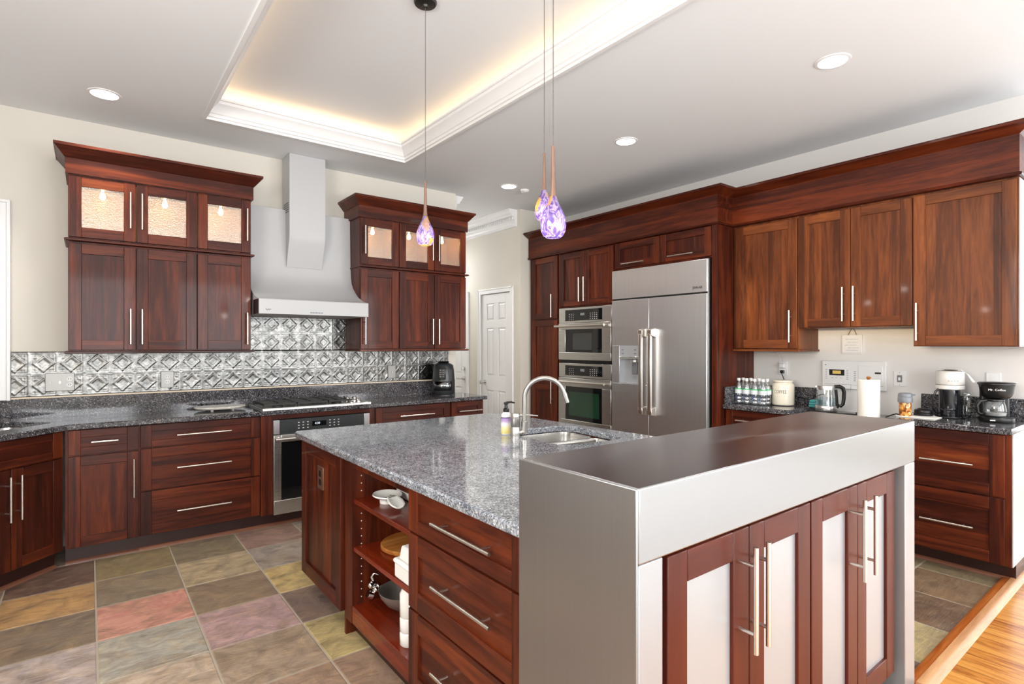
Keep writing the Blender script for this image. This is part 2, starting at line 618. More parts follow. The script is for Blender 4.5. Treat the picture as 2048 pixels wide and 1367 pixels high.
def text_mesh(body, size, mat, name, parent, loc, rot, depth=0.0006, spacing=1.0, sx=1.0):
    c = bpy.data.curves.new('t', 'FONT')
    c.body, c.size, c.extrude = body, size, depth
    c.align_x, c.align_y = 'CENTER', 'CENTER'
    c.space_character = spacing
    c.resolution_u = 2
    tmp = bpy.data.objects.new('t', c)
    COL.objects.link(tmp)
    dg = bpy.context.evaluated_depsgraph_get()
    dg.update()
    me = bpy.data.meshes.new_from_object(tmp.evaluated_get(dg))
    bpy.data.objects.remove(tmp)
    bpy.data.curves.remove(c)
    M = Matrix.Translation(loc) @ rot.to_4x4() @ Matrix.Diagonal((sx, 1, 1, 1))
    me.transform(M)
    me.materials.clear()
    me.materials.append(mat)
    o = bpy.data.objects.new(name, me)
    COL.objects.link(o)
    o.parent = parent
    return o


FRONT = Matrix.Rotation(pi / 2, 3, 'X')      # text facing local -y


# ------------------------------------------------------------------ cabinet pieces (local: x right, y into the cabinet, z up)
def shaker(x0, x1, z0, z1, s=0.062, rec=0.011, t=0.022, y=0.0, mid=(), drawer=False, hole=False):
    mb = MB()
    mb.box(x0, x0 + s, y, y + t, z0, z1, 0)
    mb.box(x1 - s, x1, y, y + t, z0, z1, 0)
    r = min(s, (z1 - z0) * 0.3)
    for a, b in [(z0, z0 + r), (z1 - r, z1)] + [(q - r / 2, q + r / 2) for q in mid]:
        mb.box(x0 + s, x1 - s, y, y + t, a, b, 1)
    if not hole:
        mb.box(x0 + s - 0.004, x1 - s + 0.004, y + rec, y + t - 0.002, z0 + r - 0.004, z1 - r + 0.004, 1 if drawer else 0)
    return mb


def bar(vertical, a, b, c, off=0.036, r=0.0062, y=0.0, post=0.05):
    """bar handle: vertical -> x=c, z from a to b ; level -> z=c, x from a to b"""
    mb = MB()
    P = (lambda t, yy: (c, yy, t)) if vertical else (lambda t, yy: (t, yy, c))
    mb.cyl(P(a, y - off), P(b, y - off), r, n=14)
    q = min(post, (b - a) * 0.2)
    for t in (a + q, b - q):
        mb.cyl(P(t, y - off), P(t, y + 0.001), r * 0.8, n=10)
    return mb


def door(parent, x0, x1, z0, z1, hnd=None, mid=(), mats=None, name='door', s=0.062):
    o = shaker(x0, x1, z0, z1, mid=mid, s=s).build(name, mats or [wood_v, wood_h], parent, bevel=0.002)
    if hnd:
        bar(*hnd).build('handle', nickel, o)
    return o


def drawer(parent, x0, x1, z0, z1, hnd=None, mats=None, s=0.062):
    o = shaker(x0, x1, z0, z1, drawer=True, s=s).build('drawer', mats or [wood_v, wood_h], parent, bevel=0.002)
    if hnd:
        bar(*hnd).build('handle', nickel, o)
    return o


def base_body(parent, W, D, H, toe=0.11, shoe=True, y0=0.022, toe_y=0.075):
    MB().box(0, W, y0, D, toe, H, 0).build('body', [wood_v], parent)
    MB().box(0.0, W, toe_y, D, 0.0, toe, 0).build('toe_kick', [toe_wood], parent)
    if shoe:
        q = [(toe_y, 0.0), (toe_y - 0.018, 0.0), (toe_y - 0.016, 0.009), (toe_y - 0.009, 0.017), (toe_y, 0.02)]
        MB().prism(q, 'x', 0, W).build('shoe_moulding', [shoe_wood], parent)


# ------------------------------------------------------------------ room shell
ZC, ZT = 2.98, 3.20
YA, XB = 4.92, 4.68
XL, YR, XR, YH = -1.42, -4.0, 7.5, 7.0


def floor_tiles():
    base = {(-1, 0): (84, 62, 52), (-1, 1): (158, 122, 66), (-1, 2): (104, 94, 74), (-1, 3): (140, 134, 128),
            (0, 0): (118, 108, 66), (0, 1): (112, 104, 80), (0, 2): (168, 112, 92), (0, 3): (128, 132, 116), (0, 4): (152, 140, 116),
            (1, 0): (106, 102, 76), (1, 1): (142, 132, 96), (1, 2): (114, 100, 76), (1, 3): (142, 116, 114), (1, 4): (128, 114, 90), (1, 5): (126, 104, 82),
            (2, 0): (122, 98, 86), (2, 1): (120, 118, 106), (2, 2): (160, 142, 78), (2, 3): (98, 82, 72), (2, 4): (146, 134, 78), (2, 5): (122, 100, 78),
            (9, 7): (96, 78, 52), (8, 7): (86, 66, 46), (7, 7): (130, 120, 74), (6, 7): (82, 68, 54), (10, 7): (100, 92, 62),
            (9, 8): (98, 78, 52), (8, 8): (86, 66, 46), (7, 8): (132, 122, 74), (6, 8): (82, 68, 54), (10, 8): (98, 90, 60)}
    pal = [(112, 104, 80), (120, 108, 84), (96, 84, 72), (140, 126, 90), (122, 118, 106), (110, 92, 76), (132, 112, 96)]
    rnd = random.Random(3)
    mb = MB()
    cols = []
    g, P = 0.004, 0.4108
    for i in range(-4, 18):
        for j in range(-8, 9):
            x0, x1 = 0.030 + P * i, 0.030 + P * (i + 1)
            y1 = 4.068 - 0.4125 * (j - 1)
            y0 = y1 - 0.4125
            x0, x1 = max(x0, XL), min(x1, XR)
            y0, y1 = max(y0, 0.742), min(y1, YH)
            if x1 - x0 < 0.02 or y1 - y0 < 0.02:
                continue
            c = base.get((i, j)) or rnd.choice(pal)
            g_ = sum(c) / 3
            c = lin(*[min(255, (q * .68 + g_ * .32) * f_) for q, f_ in zip(c, (1.36, 1.30, 1.32))])
            f0 = len(mb.f)
            a, b, c_, d = x0 + g, x1 - g, y0 + g, y1 - g
            e = 0.004
            vs = [(a, c_, -0.002), (b, c_, -0.002), (b, d, -0.002), (a, d, -0.002),
                  (a + e, c_ + e, 0.0), (b - e, c_ + e, 0.0), (b - e, d - e, 0.0), (a + e, d - e, 0.0)]
            mb.add(vs, [(4, 5, 6, 7), (0, 1, 5, 4), (1, 2, 6, 5), (2, 3, 7, 6), (3, 0, 4, 7)], 0)
            cols += [c] * (len(mb.f) - f0)
    nf = len(mb.f)
    mb.box(XL, XR, 0.742, YH, -0.06, -0.0025, 1)
    cols += [(0.3, 0.3, 0.3, 1)] * (len(mb.f) - nf)
    o = struct('floor', mb, [slate, grout], smooth=0, fix=False)
    at = o.data.attributes.new('tile', 'FLOAT_COLOR', 'FACE')
    for k, c in enumerate(cols):
        at.data[k].color = c
    return o


floor_tiles()
struct('floor_oak', MB().box(XL, XR, -0.2, 0.742, -0.06, 0.004), [oak_floor])
struct('floor_bounce', MB().box(XL, XR, YR, -0.2, -0.06, 0.008), [plain('pale_bounce_floor', lin(214, 211, 206), 0.95)])  # unseen pale floor added to bounce neutral light and clear orange reflections
mb = MB()
mb.prism([(0.808, 0.0), (0.808, 0.010), (0.800, 0.016), (0.768, 0.018), (0.768, 0.0)], 'x', 2.684, XR, 0)
mb.prism([(0.768, 0.0), (0.768, 0.021), (0.750, 0.021), (0.720, 0.012), (0.712, 0.004), (0.712, 0.0)], 'x', 2.684, XR, 1)
struct('trim_1', mb, [oak_red, oak_pale])

# ceiling with tray
TX0, TX1, TY0, TY1 = 0.625, 2.18, 0.55, 4.33
mb = MB()
L0, L1 = ZC, ZC + 0.10
mb.box(XL - .12, TX0, YR - .12, YH + .12, L0, L1)
mb.box(TX1, XR + .12, YR - .12, YH + .12, L0, L1)
mb.box(TX0, TX1, YR - .12, TY0, L0, L1)
mb.box(TX0, TX1, TY1, YH + .12, L0, L1)
q = 0.12
mb.box(TX0 - q - .06, TX0 - q, TY0 - q, TY1 + q, L1, ZT)
mb.box(TX1 + q, TX1 + q + .06, TY0 - q, TY1 + q, L1, ZT)
mb.box(TX0 - q, TX1 + q, TY0 - q - .06, TY0 - q, L1, ZT)
mb.box(TX0 - q, TX1 + q, TY1 + q, TY1 + q + .06, L1, ZT)
mb.box(TX0 - q - .06, TX1 + q + .06, TY0 - q - .06, TY1 + q + .06, ZT, ZT + .06)
struct('ceiling', mb, [ceil_paint], smooth=0)
prof = [(0, ZC), (-.004, ZC - .012), (.02, ZC - .012), (.022, ZC + .004), (.032, ZC + .008), (.034, ZC + .026), (.042, ZC + .032),
        (.052, ZC + .055), (.07, ZC + .078), (.084, ZC + .09), (.086, ZC + .108), (.096, ZC + .112), (.096, ZC + .126), (0, ZC + .126)]
struct('trim_2', MB().sweep([(TX0, TY0), (TX1, TY0), (TX1, TY1), (TX0, TY1)], prof, side=1, closed=True), [white_paint], smooth=25)
# rope light on the ledge behind the moulding
zz = ZC + .112
lb = MB()
for a, b in (((TX0 - .07, TY0), (TX0 - .07, TY1)), ((TX1 + .07, TY0), (TX1 + .07, TY1)), ((TX0, TY1 + .07), (TX1, TY1 + .07)), ((TX0, TY0 - .07), (TX1, TY0 - .07))):
    lb.cyl((a[0], a[1], zz), (b[0], b[1], zz), 0.008, n=8)
tag(lb.build('rope_light', [led_warm]), 'warm rope light on the ledge hidden inside the ceiling tray', 'light')

# walls
wz = ZC + .02
WX0, WX1, WZ0, WZ1 = -1.30, -0.475, 1.095, 2.29
mb = MB()
mb.box(XL, WX0, YA, YA + .14, 0, wz); mb.box(WX1, 3.05, YA, YA + .14, 0, wz)
mb.box(WX0, WX1, YA, YA + .14, 0, WZ0); mb.box(WX0, WX1, YA, YA + .14, WZ1, wz)
mb.box(2.95, 3.05, YA + .14, YH, 0, wz)
struct('wall_back', mb, [wall_paint], smooth=0)
struct('wall_right', MB().box(XB, XB + .14, .74, 5.02, 0, wz), [wallb_paint], smooth=0)
DX = 3.98
mb = MB()
mb.box(DX, XB + .14, 5.0, 5.14, 0, wz)
mb.box(DX, DX + .12, 5.14, 5.185, 0, wz); mb.box(DX, DX + .12, 5.185, 5.805, 2.035, wz)
mb.box(DX, DX + .12, 5.805, 6.14, 0, wz); mb.box(DX, DX + .12, 6.14, 6.90, 2.035, wz); mb.box(DX, DX + .12, 6.90, YH, 0, wz)
struct('wall_hall', mb, [wall_paint], smooth=0)
struct('wall_hall_end', MB().box(2.95, XR, YH, YH + .12, 0, wz), [wall_paint], smooth=0)
mb = MB()
mb.box(XL - .12, XL, YR, 0.2, 0, wz); mb.box(XL - .12, XL, 1.8, YA + .14, 0, wz)
mb.box(XL - .12, XL, 0.2, 1.8, 0, 1.6); mb.box(XL - .12, XL, 0.2, 1.8, 2.75, wz)  # unseen high opening shaped to let the sun reach the right cabinets
struct('wall_left', mb, [wall_paint], smooth=0)
mb = MB()
xs = [XL]
for x in (-0.15, 2.35, 4.85):
    xs += [x - .9, x + .9]
xs.append(XR)
for i in range(0, len(xs), 2):
    mb.box(xs[i], xs[i + 1], YR - .12, YR, 0, wz)
for i in range(1, len(xs) - 1, 2):
    mb.box(xs[i], xs[i + 1], YR - .12, YR, 0, .5); mb.box(xs[i], xs[i + 1], YR - .12, YR, 2.75, wz)
struct('wall_rear', mb, [wall_paint], smooth=0)
mb = MB()
mb.box(XR, XR + .12, YR, -2.6, 0, wz); mb.box(XR, XR + .12, .6, YH, 0, wz)
mb.box(XR, XR + .12, -2.6, .6, 0, .5); mb.box(XR, XR + .12, -2.6, .6, 2.75, wz)
struct('wall_far_right', mb, [wall_paint], smooth=0)

# window in the back wall, only its right edge shows
mb = MB()
cy = YA - .022
mb.box(WX0 - .065, WX0, cy, YA, WZ0 - .065, WZ1 + .065); mb.box(WX1, WX1 + .065, cy, YA, WZ0 - .065, WZ1 + .065)
mb.box(WX0, WX1, cy, YA, WZ1, WZ1 + .065); mb.box(WX0, WX1, cy, YA, WZ0 - .065, WZ0)
mb.box(WX0 - .065, WX1 + .065, cy - .012, cy, WZ1 + .045, WZ1 + .065); mb.box(WX1 + .045, WX1 + .065, cy - .012, cy, WZ0 - .065, WZ1 + .05)
mb.box(WX0 - .065, WX0 - .045, cy - .012, cy, WZ0 - .065, WZ1 + .05)
wf = struct('window_1', mb, [white_paint], bevel=.003)
mb = MB()
for a, b, c, d in ((WX0, WX0 + .045, WZ0, WZ1), (WX1 - .045, WX1, WZ0, WZ1), (WX0, WX1, WZ0, WZ0 + .05), (WX0, WX1, WZ1 - .05, WZ1), (WX0, WX1, 1.66, 1.70)):
    mb.box(a, b, YA + .03, YA + .07, c, d)
mb.build('sash', [white_paint], wf)
MB().box(WX0 + .02, WX1 - .02, YA + .048, YA + .054, WZ0 + .02, WZ1 - .02).build('pane', [window_glass], wf)

# hall doors
def six_panel(y0, y1, x, zt, name, hinge=True):
    """door in a plane of constant x, seen from -x; y0 is the nearer (hinge) side"""
    W = y1 - y0
    mb = MB()
    mb.box(x + .02, x + .05, y0, y1, .012, zt)
    st, mu = .11 * W / .62, .10 * W / .62
    cw = (W - 2 * st - mu) / 2
    rows = [(.22, .83), (1.01, 1.605), (1.705, 1.915)]
    # stiles and rails stand proud of the sunk fields
    mb.box(x + .008, x + .02, y0, y0 + st, .012, zt); mb.box(x + .008, x + .02, y1 - st, y1, .012, zt)
    for a, b in ((.012, .22), (.83, 1.01), (1.605, 1.705), (1.915, zt)):
        mb.box(x + .008, x + .02, y0 + st, y1 - st, a, b)
    for a, b in rows:
        mb.box(x + .008, x + .02, y0 + st + cw, y0 + st + cw + mu, a, b)
    for c in (y0 + st, y0 + st + cw + mu):
        for a, b in rows:
            i = .028
            vs = [(x + .02, c + .006, a + .006), (x + .02, c + cw - .006, a + .006), (x + .02, c + cw - .006, b - .006), (x + .02, c + .006, b - .006),
                  (x + .010, c + i, a + i), (x + .010, c + cw - i, a + i), (x + .010, c + cw - i, b - i), (x + .010, c + i, b - i)]
            mb.add(vs, [(4, 5, 6, 7), (0, 1, 5, 4), (1, 2, 6, 5), (2, 3, 7, 6), (3, 0, 4, 7)])
    d = struct(name, mb, [white_paint], smooth=0, bevel=.0025)
    mb = MB()
    for a, b in ((y0 - .065, y0 - .004), (y1 + .004, y1 + .065)):
        mb.box(x - .016, x, a, b, 0, zt + .068)
        mb.box(x - .022, x - .016, a + (0 if a < y0 else .045), b - (.045 if a < y0 else 0), 0, zt + .068)
    mb.box(x - .016, x, y0 - .004, y1 + .004, zt + .006, zt + .068)
    mb.box(x - .022, x - .016, y0 - .065, y1 + .065, zt + .05, zt + .068)
    mb.build('casing', [white_paint], d, bevel=.003)
    if hinge:
        for z in (.25, 1.08, 1.815):
            MB().cyl((x + .006, y0 + .003, z - .045), (x + .006, y0 + .003, z + .045), .008, n=10).build('hinge', [black_pl], d)
    return d


d1 = six_panel(5.19, 5.80, DX, 2.03, 'door_1')
mb = MB()
mb.cyl((DX + .008, 5.735, .925), (DX + .0, 5.735, .925), .032, n=20)
mb.cyl((DX, 5.735, .925), (DX - .03, 5.735, .925), .012, n=12)
mb.lathe([(.0, 0), (.02, .004), (.03, .018), (.026, .034), (0, .042)])
kv = mb.v[-5 * 28:]
mb.v[-5 * 28:] = [(DX - .028 - p[2], 5.735 + p[0], .925 + p[1]) for p in kv]
mb.build('knob', [chrome], d1)
d2 = six_panel(6.15, 6.88, DX, 2.03, 'door_2', hinge=False)
mb = MB()
mb.cyl((DX + .008, 6.21, 1.083), (DX - .02, 6.21, 1.083), .03, n=20)
mb.box(DX - .03, DX - .02, 6.203, 6.217, 1.06, 1.105)
mb.build('deadbolt', [chrome], d2)
mb = MB()
mb.cyl((DX + .008, 6.21, .945), (DX - .008, 6.21, .945), .032, n=20)
mb.cyl((DX - .008, 6.21, .945), (DX - .05, 6.21, .945), .011, n=12)
mb.tube([(DX - .05, 6.20, .945), (DX - .052, 6.26, .947), (DX - .048, 6.33, .943)], .009)
mb.build('lever', [chrome], d2)
struct('baseboard_hall', MB().box(DX - .014, DX, 5.87, 6.08, 0, .13).box(DX - .014, DX, 5.0, 5.12, 0, .13), [white_paint])

# dentil crown in the hall
zc = ZC
cp = [(0, zc), (.125, zc), (.125, zc - .012), (.112, zc - .02), (.104, zc - .045), (.085, zc - .06), (.08, zc - .078), (.05, zc - .085),
      (.05, zc - .115), (.036, zc - .12), (.03, zc - .15), (.02, zc - .165), (.018, zc - .192), (0, zc - .195)]
mb = MB().sweep([(DX, 5.06), (DX, YH)], cp, side=1)
y = 5.075
while y < YH - .02:
    mb.box(DX - .064, DX - .05, y, y + .022, zc - .112, zc - .088)
    y += .044
struct('trim_3', mb, [white_paint], smooth=20)
struct('trim_4', MB().sweep([(3.05, YH), (3.05, YA + .05)], [(o, z) for o, z in cp], side=1), [white_paint], smooth=20)

# baseboard beyond the right cabinets
struct('baseboard_right', MB().box(4.62, XB + .155, .725, .742, 0, .14).box(4.62, XB + .158, .715, .742, 0, .02), [white_paint], bevel=.003)

# ------------------------------------------------------------------ wall A: upper cabinets
def puck(parent, x, y, z, e=.4):
    mb = MB()
    mb.cyl((x, y, z), (x, y, z - .012), .032, n=20)
    o = mb.build('puck_light', [white_pl], parent)
    b = MB().lathe([(0, -.082), (.012, -.078), (.018, -.066), (.016, -.05), (.008, -.03), (.007, 0)], (x, y, z - .012), 14)
    b.build('bulb', [bulb_warm], o)
    l = bpy.data.lights.new('puck_glow', 'POINT')
    l.energy, l.color, l.shadow_soft_size = e, (1, .72, .38), .02
    lo = bpy.data.objects.new('puck_glow', l)
    COL.objects.link(lo)
    lo.parent = parent
    lo.location = (x, y, z - .12)
    return o


def upper_A(label, x0, x1, splits, hnd_side, gap12, crown_over, rail_over):
    Y = 4.57
    t = thing('upper_cabinet', label, 'cabinet', (x0, Y, 1.355))
    Z = lambda z: z - 1.355
    W, D = x1 - x0, YA - Y
    MB().box(0, W, .022, D, Z(1.36), Z(2.085)).build('body', [wood_v], t)
    mb = MB()
    mb.box(0, .018, .022, D, Z(2.085), Z(2.515)); mb.box(W - .018, W, .022, D, Z(2.085), Z(2.515))
    mb.box(.018, W - .018, .022, D, Z(2.495), Z(2.515))
    mb.box(.018, W - .018, .0225, .0295, Z(2.085), Z(2.114))
    mb.build('upper_case', [wood_v], t)
    mb = MB()
    mb.box(.018, W - .018, D - .015, D - .002, Z(2.086), Z(2.495)); mb.box(.018, W - .018, .03, D - .015, Z(2.086), Z(2.09))
    for s_ in splits[1:-1]:
        mb.box(s_ - x0 - .009, s_ - x0 + .009, .03, D - .015, Z(2.09), Z(2.494))
    mb.box(.018, .021, .03, D - .015, Z(2.09), Z(2.494)); mb.box(W - .021, W - .018, .03, D - .015, Z(2.09), Z(2.494))
    mb.build('lining', [maple], t)
    ed = [s_ - x0 for s_ in splits]
    for i in range(3):
        a, b = ed[i] + .003, ed[i + 1] - .003
        hx = b - .03 if hnd_side[i] == 'r' else a + .03
        door(t, a, b, Z(1.365), Z(2.062), (True, Z(1.403), Z(1.643), hx), s=.066)
        o = shaker(a, b, Z(2.104), Z(2.503), hole=True, s=.066).build('glass_door', [wood_v, wood_h], t, bevel=.002)
        bar(True, Z(2.19), Z(2.435), hx).build('handle', nickel, o)
        MB().box(a + .062, b - .062, .010, .014, Z(2.16), Z(2.445)).build('pane', [pane_glass], o)
        puck(t, (a + b) / 2 + (.0 if i else -.0), .17, Z(2.494))
    r0, r1 = rail_over
    for z in (1.349, 2.083):
        MB().sweep([(x0 - r0, YA), (x0 - r0, Y - .012), (x1 + r1, Y - .012), (x1 + r1, YA)], [(0, z - .008), (.008, z - .004), (.008, z + .006), (0, z + .01), (-.03, z + .01), (-.03, z - .008)], side=-1).build('light_rail', [wood_h], t, world=True)
    zf = 2.512
    pf = [(0, zf), (.014, zf), (.014, 2.612), (.02, 2.615), (.066, 2.672), (.072, 2.674), (.072, 2.692), (0, 2.692)]
    MB().sweep([(x0, YA), (x0, Y + .005), (x1, Y + .005), (x1, YA)], pf, side=-1).build('crown', [wood_h], t, world=True, smooth=20)
    return t


upper_A('wide cherry wall cabinet with three lit glass doors, left of the range hood', -.107, .99, [-.107, .258, .626, .99], 'rlr', 0, 0, (.012, .012))
upper_A('cherry wall cabinet with three lit glass doors, right of the range hood', 1.866, 2.953, [1.866, 2.232, 2.598, 2.953], 'lrl', 0, 0, (0, .012))

# tin backsplash
def tin_tiles():
    mb = MB()
    TW, TH = .1467, .150
    xs0 = .7086 - 8 * TW
    n = 26

    def ridge(d, w_):
        return max(0.0, 1 - abs(d) / w_)

    def h(u, v):
        e = min(u, v, 1 - u, 1 - v)
        d = abs(u - .5) + abs(v - .5)
        a = max(abs(u - .5), abs(v - .5))
        z = .0042 * ridge(e - .03, .035) + .0030 * ridge(e - .105, .03)
        z += .0062 * ridge(d - .365, .042) + .0040 * ridge(d - .265, .034)
        if d > .47 and a < .375:
            q = .5 + .5 * sin(26 * (d - .47)) * sin(20 * (abs(u - .5) - abs(v - .5)) + 1.2)
            z += .0026 * q
        return z

    def panel(x0, x1, z0, z1, zs):
        nx = max(2, int(round((x1 - x0) / TW * n)))
        nz = max(2, int(round((z1 - z0) / TH * n)))
        vs = []
        for j in range(nz + 1):
            for i in range(nx + 1):
                x = x0 + (x1 - x0) * i / nx
                z = z0 + (z1 - z0) * j / nz
                u = ((x - xs0) / TW) % 1.0
                v = ((z - zs) / TH) % 1.0
                vs.append((x, YA - .006 - h(u, v), z))
        fs = [(j * (nx + 1) + i, j * (nx + 1) + i + 1, (j + 1) * (nx + 1) + i + 1, (j + 1) * (nx + 1) + i) for j in range(nz) for i in range(nx)]
        mb.add(vs, fs)
    panel(-.408, 2.955, 1.047, 1.352, 1.047)
    panel(.992, 1.864, 1.352, 1.66, 1.347)
    mb.box(-.408, 2.955, YA - .003, YA - .001, 1.047, 1.352)
    mb.box(.992, 1.864, YA - .003, YA - .001, 1.352, 1.66)
    o = mb.build('tin_backsplash', [tin], smooth=60, fix=False)
    tag(o, 'pressed tin backsplash with embossed diamond squares behind the cooktop counter', 'backsplash')
    MB().box(-.408, 2.955, YA - .016, YA - .001, 1.036, 1.047).build('edge_strip', [plain('cream_caulk', lin(222, 206, 184), .6)], o)


tin_tiles()

# range hood
t = thing('range_hood', 'white-grey steel range hood with flared canopy and tall chimney above the cooktop', 'range hood', (1.435, 4.40, 1.632))
HP = [(4.905, 2.535), (4.808, 2.53), (4.795, 2.094), (4.782, 1.99), (4.765, 1.94), (4.732, 1.898), (4.68, 1.856), (4.608, 1.808), (4.515, 1.772), (4.45, 1.755), (4.40, 1.748), (4.396, 1.742),
      (4.396, 1.634), (4.41, 1.632), (4.905, 1.632)]
MB().prism(HP, 'x', 1.006, 1.864).build('canopy', [steel_hood], t, world=True, smooth=30)
MB().box(1.002, 1.0058, 4.40, 4.56, 1.634, 1.745).build('side_cap', [black_pl], t, world=True)
CP = [(4.90, 2.978), (4.692, 2.978), (4.692, 2.33), (4.696, 2.295), (4.704, 2.26), (4.782, 2.05), (4.90, 2.05)]
MB().prism(CP, 'x', 1.308, 1.602).build('chimney', [steel_hood], t, world=True, smooth=25)
mb = MB()
for i in range(5):
    mb.box(1.3072, 1.3088, 4.72, 4.86, 2.50 + i * .018, 2.508 + i * .018)
mb.build('vent_slots', [black_pl], t, world=True)
mb = MB()
for i in range(5):
    mb.box(1.383 + i * .021, 1.397 + i * .021, 4.392, 4.397, 1.648, 1.656)
mb.build('control_buttons', [grey_pl], t, world=True)
mb = MB().tube([(1.055, 4.3945, 1.673), (1.06, 4.3945, 1.662), (1.067, 4.3945, 1.662), (1.072, 4.3945, 1.671), (1.08, 4.3945, 1.664), (1.09, 4.3945, 1.67)], .0022, n=6)
mb.build('emblem', [marks], t, world=True)

# ------------------------------------------------------------------ wall A: base run
BH = .862
def base_A(label, x0, x1, name='base_cabinet'):
    t = thing(name, label, 'cabinet', (x0, 4.43, 0))
    base_body(t, x1 - x0, .465, BH)
    return t


t = base_A('narrow cherry base cabinet with one small drawer over a single door, beside the corner', -.118, .270)
drawer(t, .014, .382, .700, .857, (False, .13, .27, .779))
door(t, .014, .382, .116, .690, (True, .39, .645, .355))
t = base_A('cherry base cabinet of three wide drawers, left of the under-counter oven', .270, 1.025)
drawer(t, .005, .75, .707, .857, (False, .212, .55, .778))
drawer(t, .005, .75, .418, .697, (False, .212, .55, .555))
drawer(t, .005, .75, .116, .408, (False, .212, .55, .257))
t = thing('oven_cabinet', 'plain cherry surround holding the oven under the cooktop', 'cabinet', (1.025, 4.43, 0))
mb = MB()
mb.box(0, .083, 0, .465, .105, BH, 0); mb.box(.865, .91, 0, .465, .105, BH, 0); mb.box(.083, .865, .0, .465, .828, BH, 1); mb.box(.083, .865, .44, .465, .105, .828, 0)
mb.build('body', [wood_v, wood_h], t)
MB().box(0, .91, .075, .465, 0, .105).build('toe_kick', [toe_wood], t)
MB().prism([(.075, 0.0), (.057, 0.0), (.059, .009), (.066, .017), (.075, .02)], 'x', 0, .91).build('shoe_moulding', [shoe_wood], t)
t = base_A('cherry drawer cabinet right of the under-counter oven, behind the island', 1.935, 2.690)
drawer(t, .008, .745, .700, .857, (False, .225, .565, .772))
door(t, .008, .374, .116, .690, (True, .39, .645, .345))
door(t, .380, .745, .116, .690, (True, .39, .645, .41))
t = base_A('narrow cherry drawer cabinet at the far end of the cooktop counter', 2.690, 3.07)
drawer(t, .012, .37, .700, .857, (False, .075, .335, .770))
door(t, .012, .37, .116, .690, (True, .39, .645, .05))
# corner sink base at 45 degrees
LD = .95
c45 = cos(pi / 4)
t = thing('corner_cabinet', 'angled cherry sink base with two doors and a false drawer in the left corner', 'cabinet', (-.118 - LD * c45, 4.43 - LD * c45 + .0, 0), pi / 4)
MB().box(0, LD, .022, .50, .11, .66).box(0, LD, .022, .05, .66, BH).build('body', [wood_v], t)
MB().box(0, LD, .075, .50, 0, .11).build('toe_kick', [toe_wood], t)
MB().prism([(.075, 0.0), (.057, 0.0), (.059, .009), (.066, .017), (.075, .02)], 'x', 0, LD).build('shoe_moulding', [shoe_wood], t)
drawer(t, .32, .936, .700, .857)
door(t, .626, .936, .116, .690, (True, .40, .655, .655))
door(t, .318, .622, .116, .690, (True, .40, .655, .593))
door(t, .02, .312, .116, .857)

# under-counter oven
t = thing('wall_oven', 'steel wall oven with dark control panel built in under the cooktop', 'oven', (1.11, 4.40, .106))
O = lambda z: z - .106
MB().box(.0, .775, .03, .44, 0, .717).build('body', [dark_grey], t)
MB().box(.045, .715, .002, .03, O(.725), O(.823)).build('control_panel', [dark_grey], t)
mb = MB()
mb.box(0, .043, -.004, .03, O(.718), O(.824)); mb.box(.717, .765, -.004, .03, O(.718), O(.824))
mb.build('trim', [steel], t, bevel=.002)
d = MB()
d.box(0, .765, -.006, .03, .0, O(.212)); d.box(0, .055, -.006, .03, O(.212), O(.71)); d.box(.71, .765, -.006, .03, O(.212), O(.71)); d.box(.055, .71, -.006, .03, O(.655), O(.71))
d = d.build('door', [steel_h], t, bevel=.003)
MB().box(.055, .71, .0, .02, O(.212), O(.655)).build('window', [black_glass], d)
mb = MB()
mb.cyl((.0, -.05, O(.683)), (.765, -.05, O(.683)), .013)
for x in (.04, .725):
    mb.cyl((x, -.05, O(.683)), (x, -.005, O(.683)), .01)
mb.build('handle', [steel_h], d)
MB().box(.29, .40, -.0005, .003, O(.757), O(.795)).build('display', [black_glass], t)
text_mesh('4:30', .024, screen_wh, 'clock', t, (.33, -.0015, O(.777)), FRONT)
mb = MB()
for cx in (.18, .215, .25, .425, .46, .495):
    for cz in (.747, .769, .791):
        mb.box(cx, cx + .012, 0, .003, O(cz), O(cz) + .006)
mb.build('button_marks', [marks_w], t)

# cooktop and what stands on the counter
t = thing('cooktop', 'steel gas cooktop with black grates set in the granite counter', 'cooktop', (1.48, 4.455, .900))
mb = MB()
mb.box(-.435, .435, .008, .40, 0, .010)
mb.box(-.435, .435, 0, .012, -.004, .013)
mb.build('tray', [steel_h], t, bevel=.003)
for cx, cy, r in ((-.30, .10, .04), (-.30, .30, .05), (-.05, .2, .065), (.17, .31, .045), (.17, .10, .04)):
    mb = MB()
    mb.lathe([(r, 0), (r, .008), (r * .8, .016), (0, .018)], (cx, cy, .010))
    mb.build('burner', [iron], t)
for x0, x1 in ((-.42, -.18), (-.17, .07), (.08, .25)):
    mb = MB()
    for y in (.03, .37):
        mb.box(x0, x1, y - .006, y + .006, .030, .044)
    for x in (x0 + .006, x1 - .006):
        mb.box(x - .006, x + .006, .03, .37, .030, .044)
    for y in (.12, .2, .28):
        mb.box(x0, x1, y - .005, y + .005, .032, .046)
    xm = (x0 + x1) / 2
    mb.box(xm - .005, xm + .005, .03, .37, .032, .046)
    for x in (x0 + .006, x1 - .006):
        for y in (.03, .37):
            mb.box(x - .006, x + .006, y - .006, y + .006, .010, .032)
    mb.build('grate', [iron], t)
for x, y in ((.285, .08), (.36, .10), (.30, .2), (.37, .22), (.33, .32)):
    mb = MB()
    mb.lathe([(.022, 0), (.022, .006), (.018, .010), (.019, .030), (.015, .036), (0, .037)], (x, y, .010), 20)
    mb.build('knob', [chrome], t)
t = MB()
t.lathe([(.0, .012), (.15, .012), (.162, .016), (.17, .026), (.165, .030), (0, .030)], (.80, 4.70, .8995), 40, sx=1.06, sy=.72)
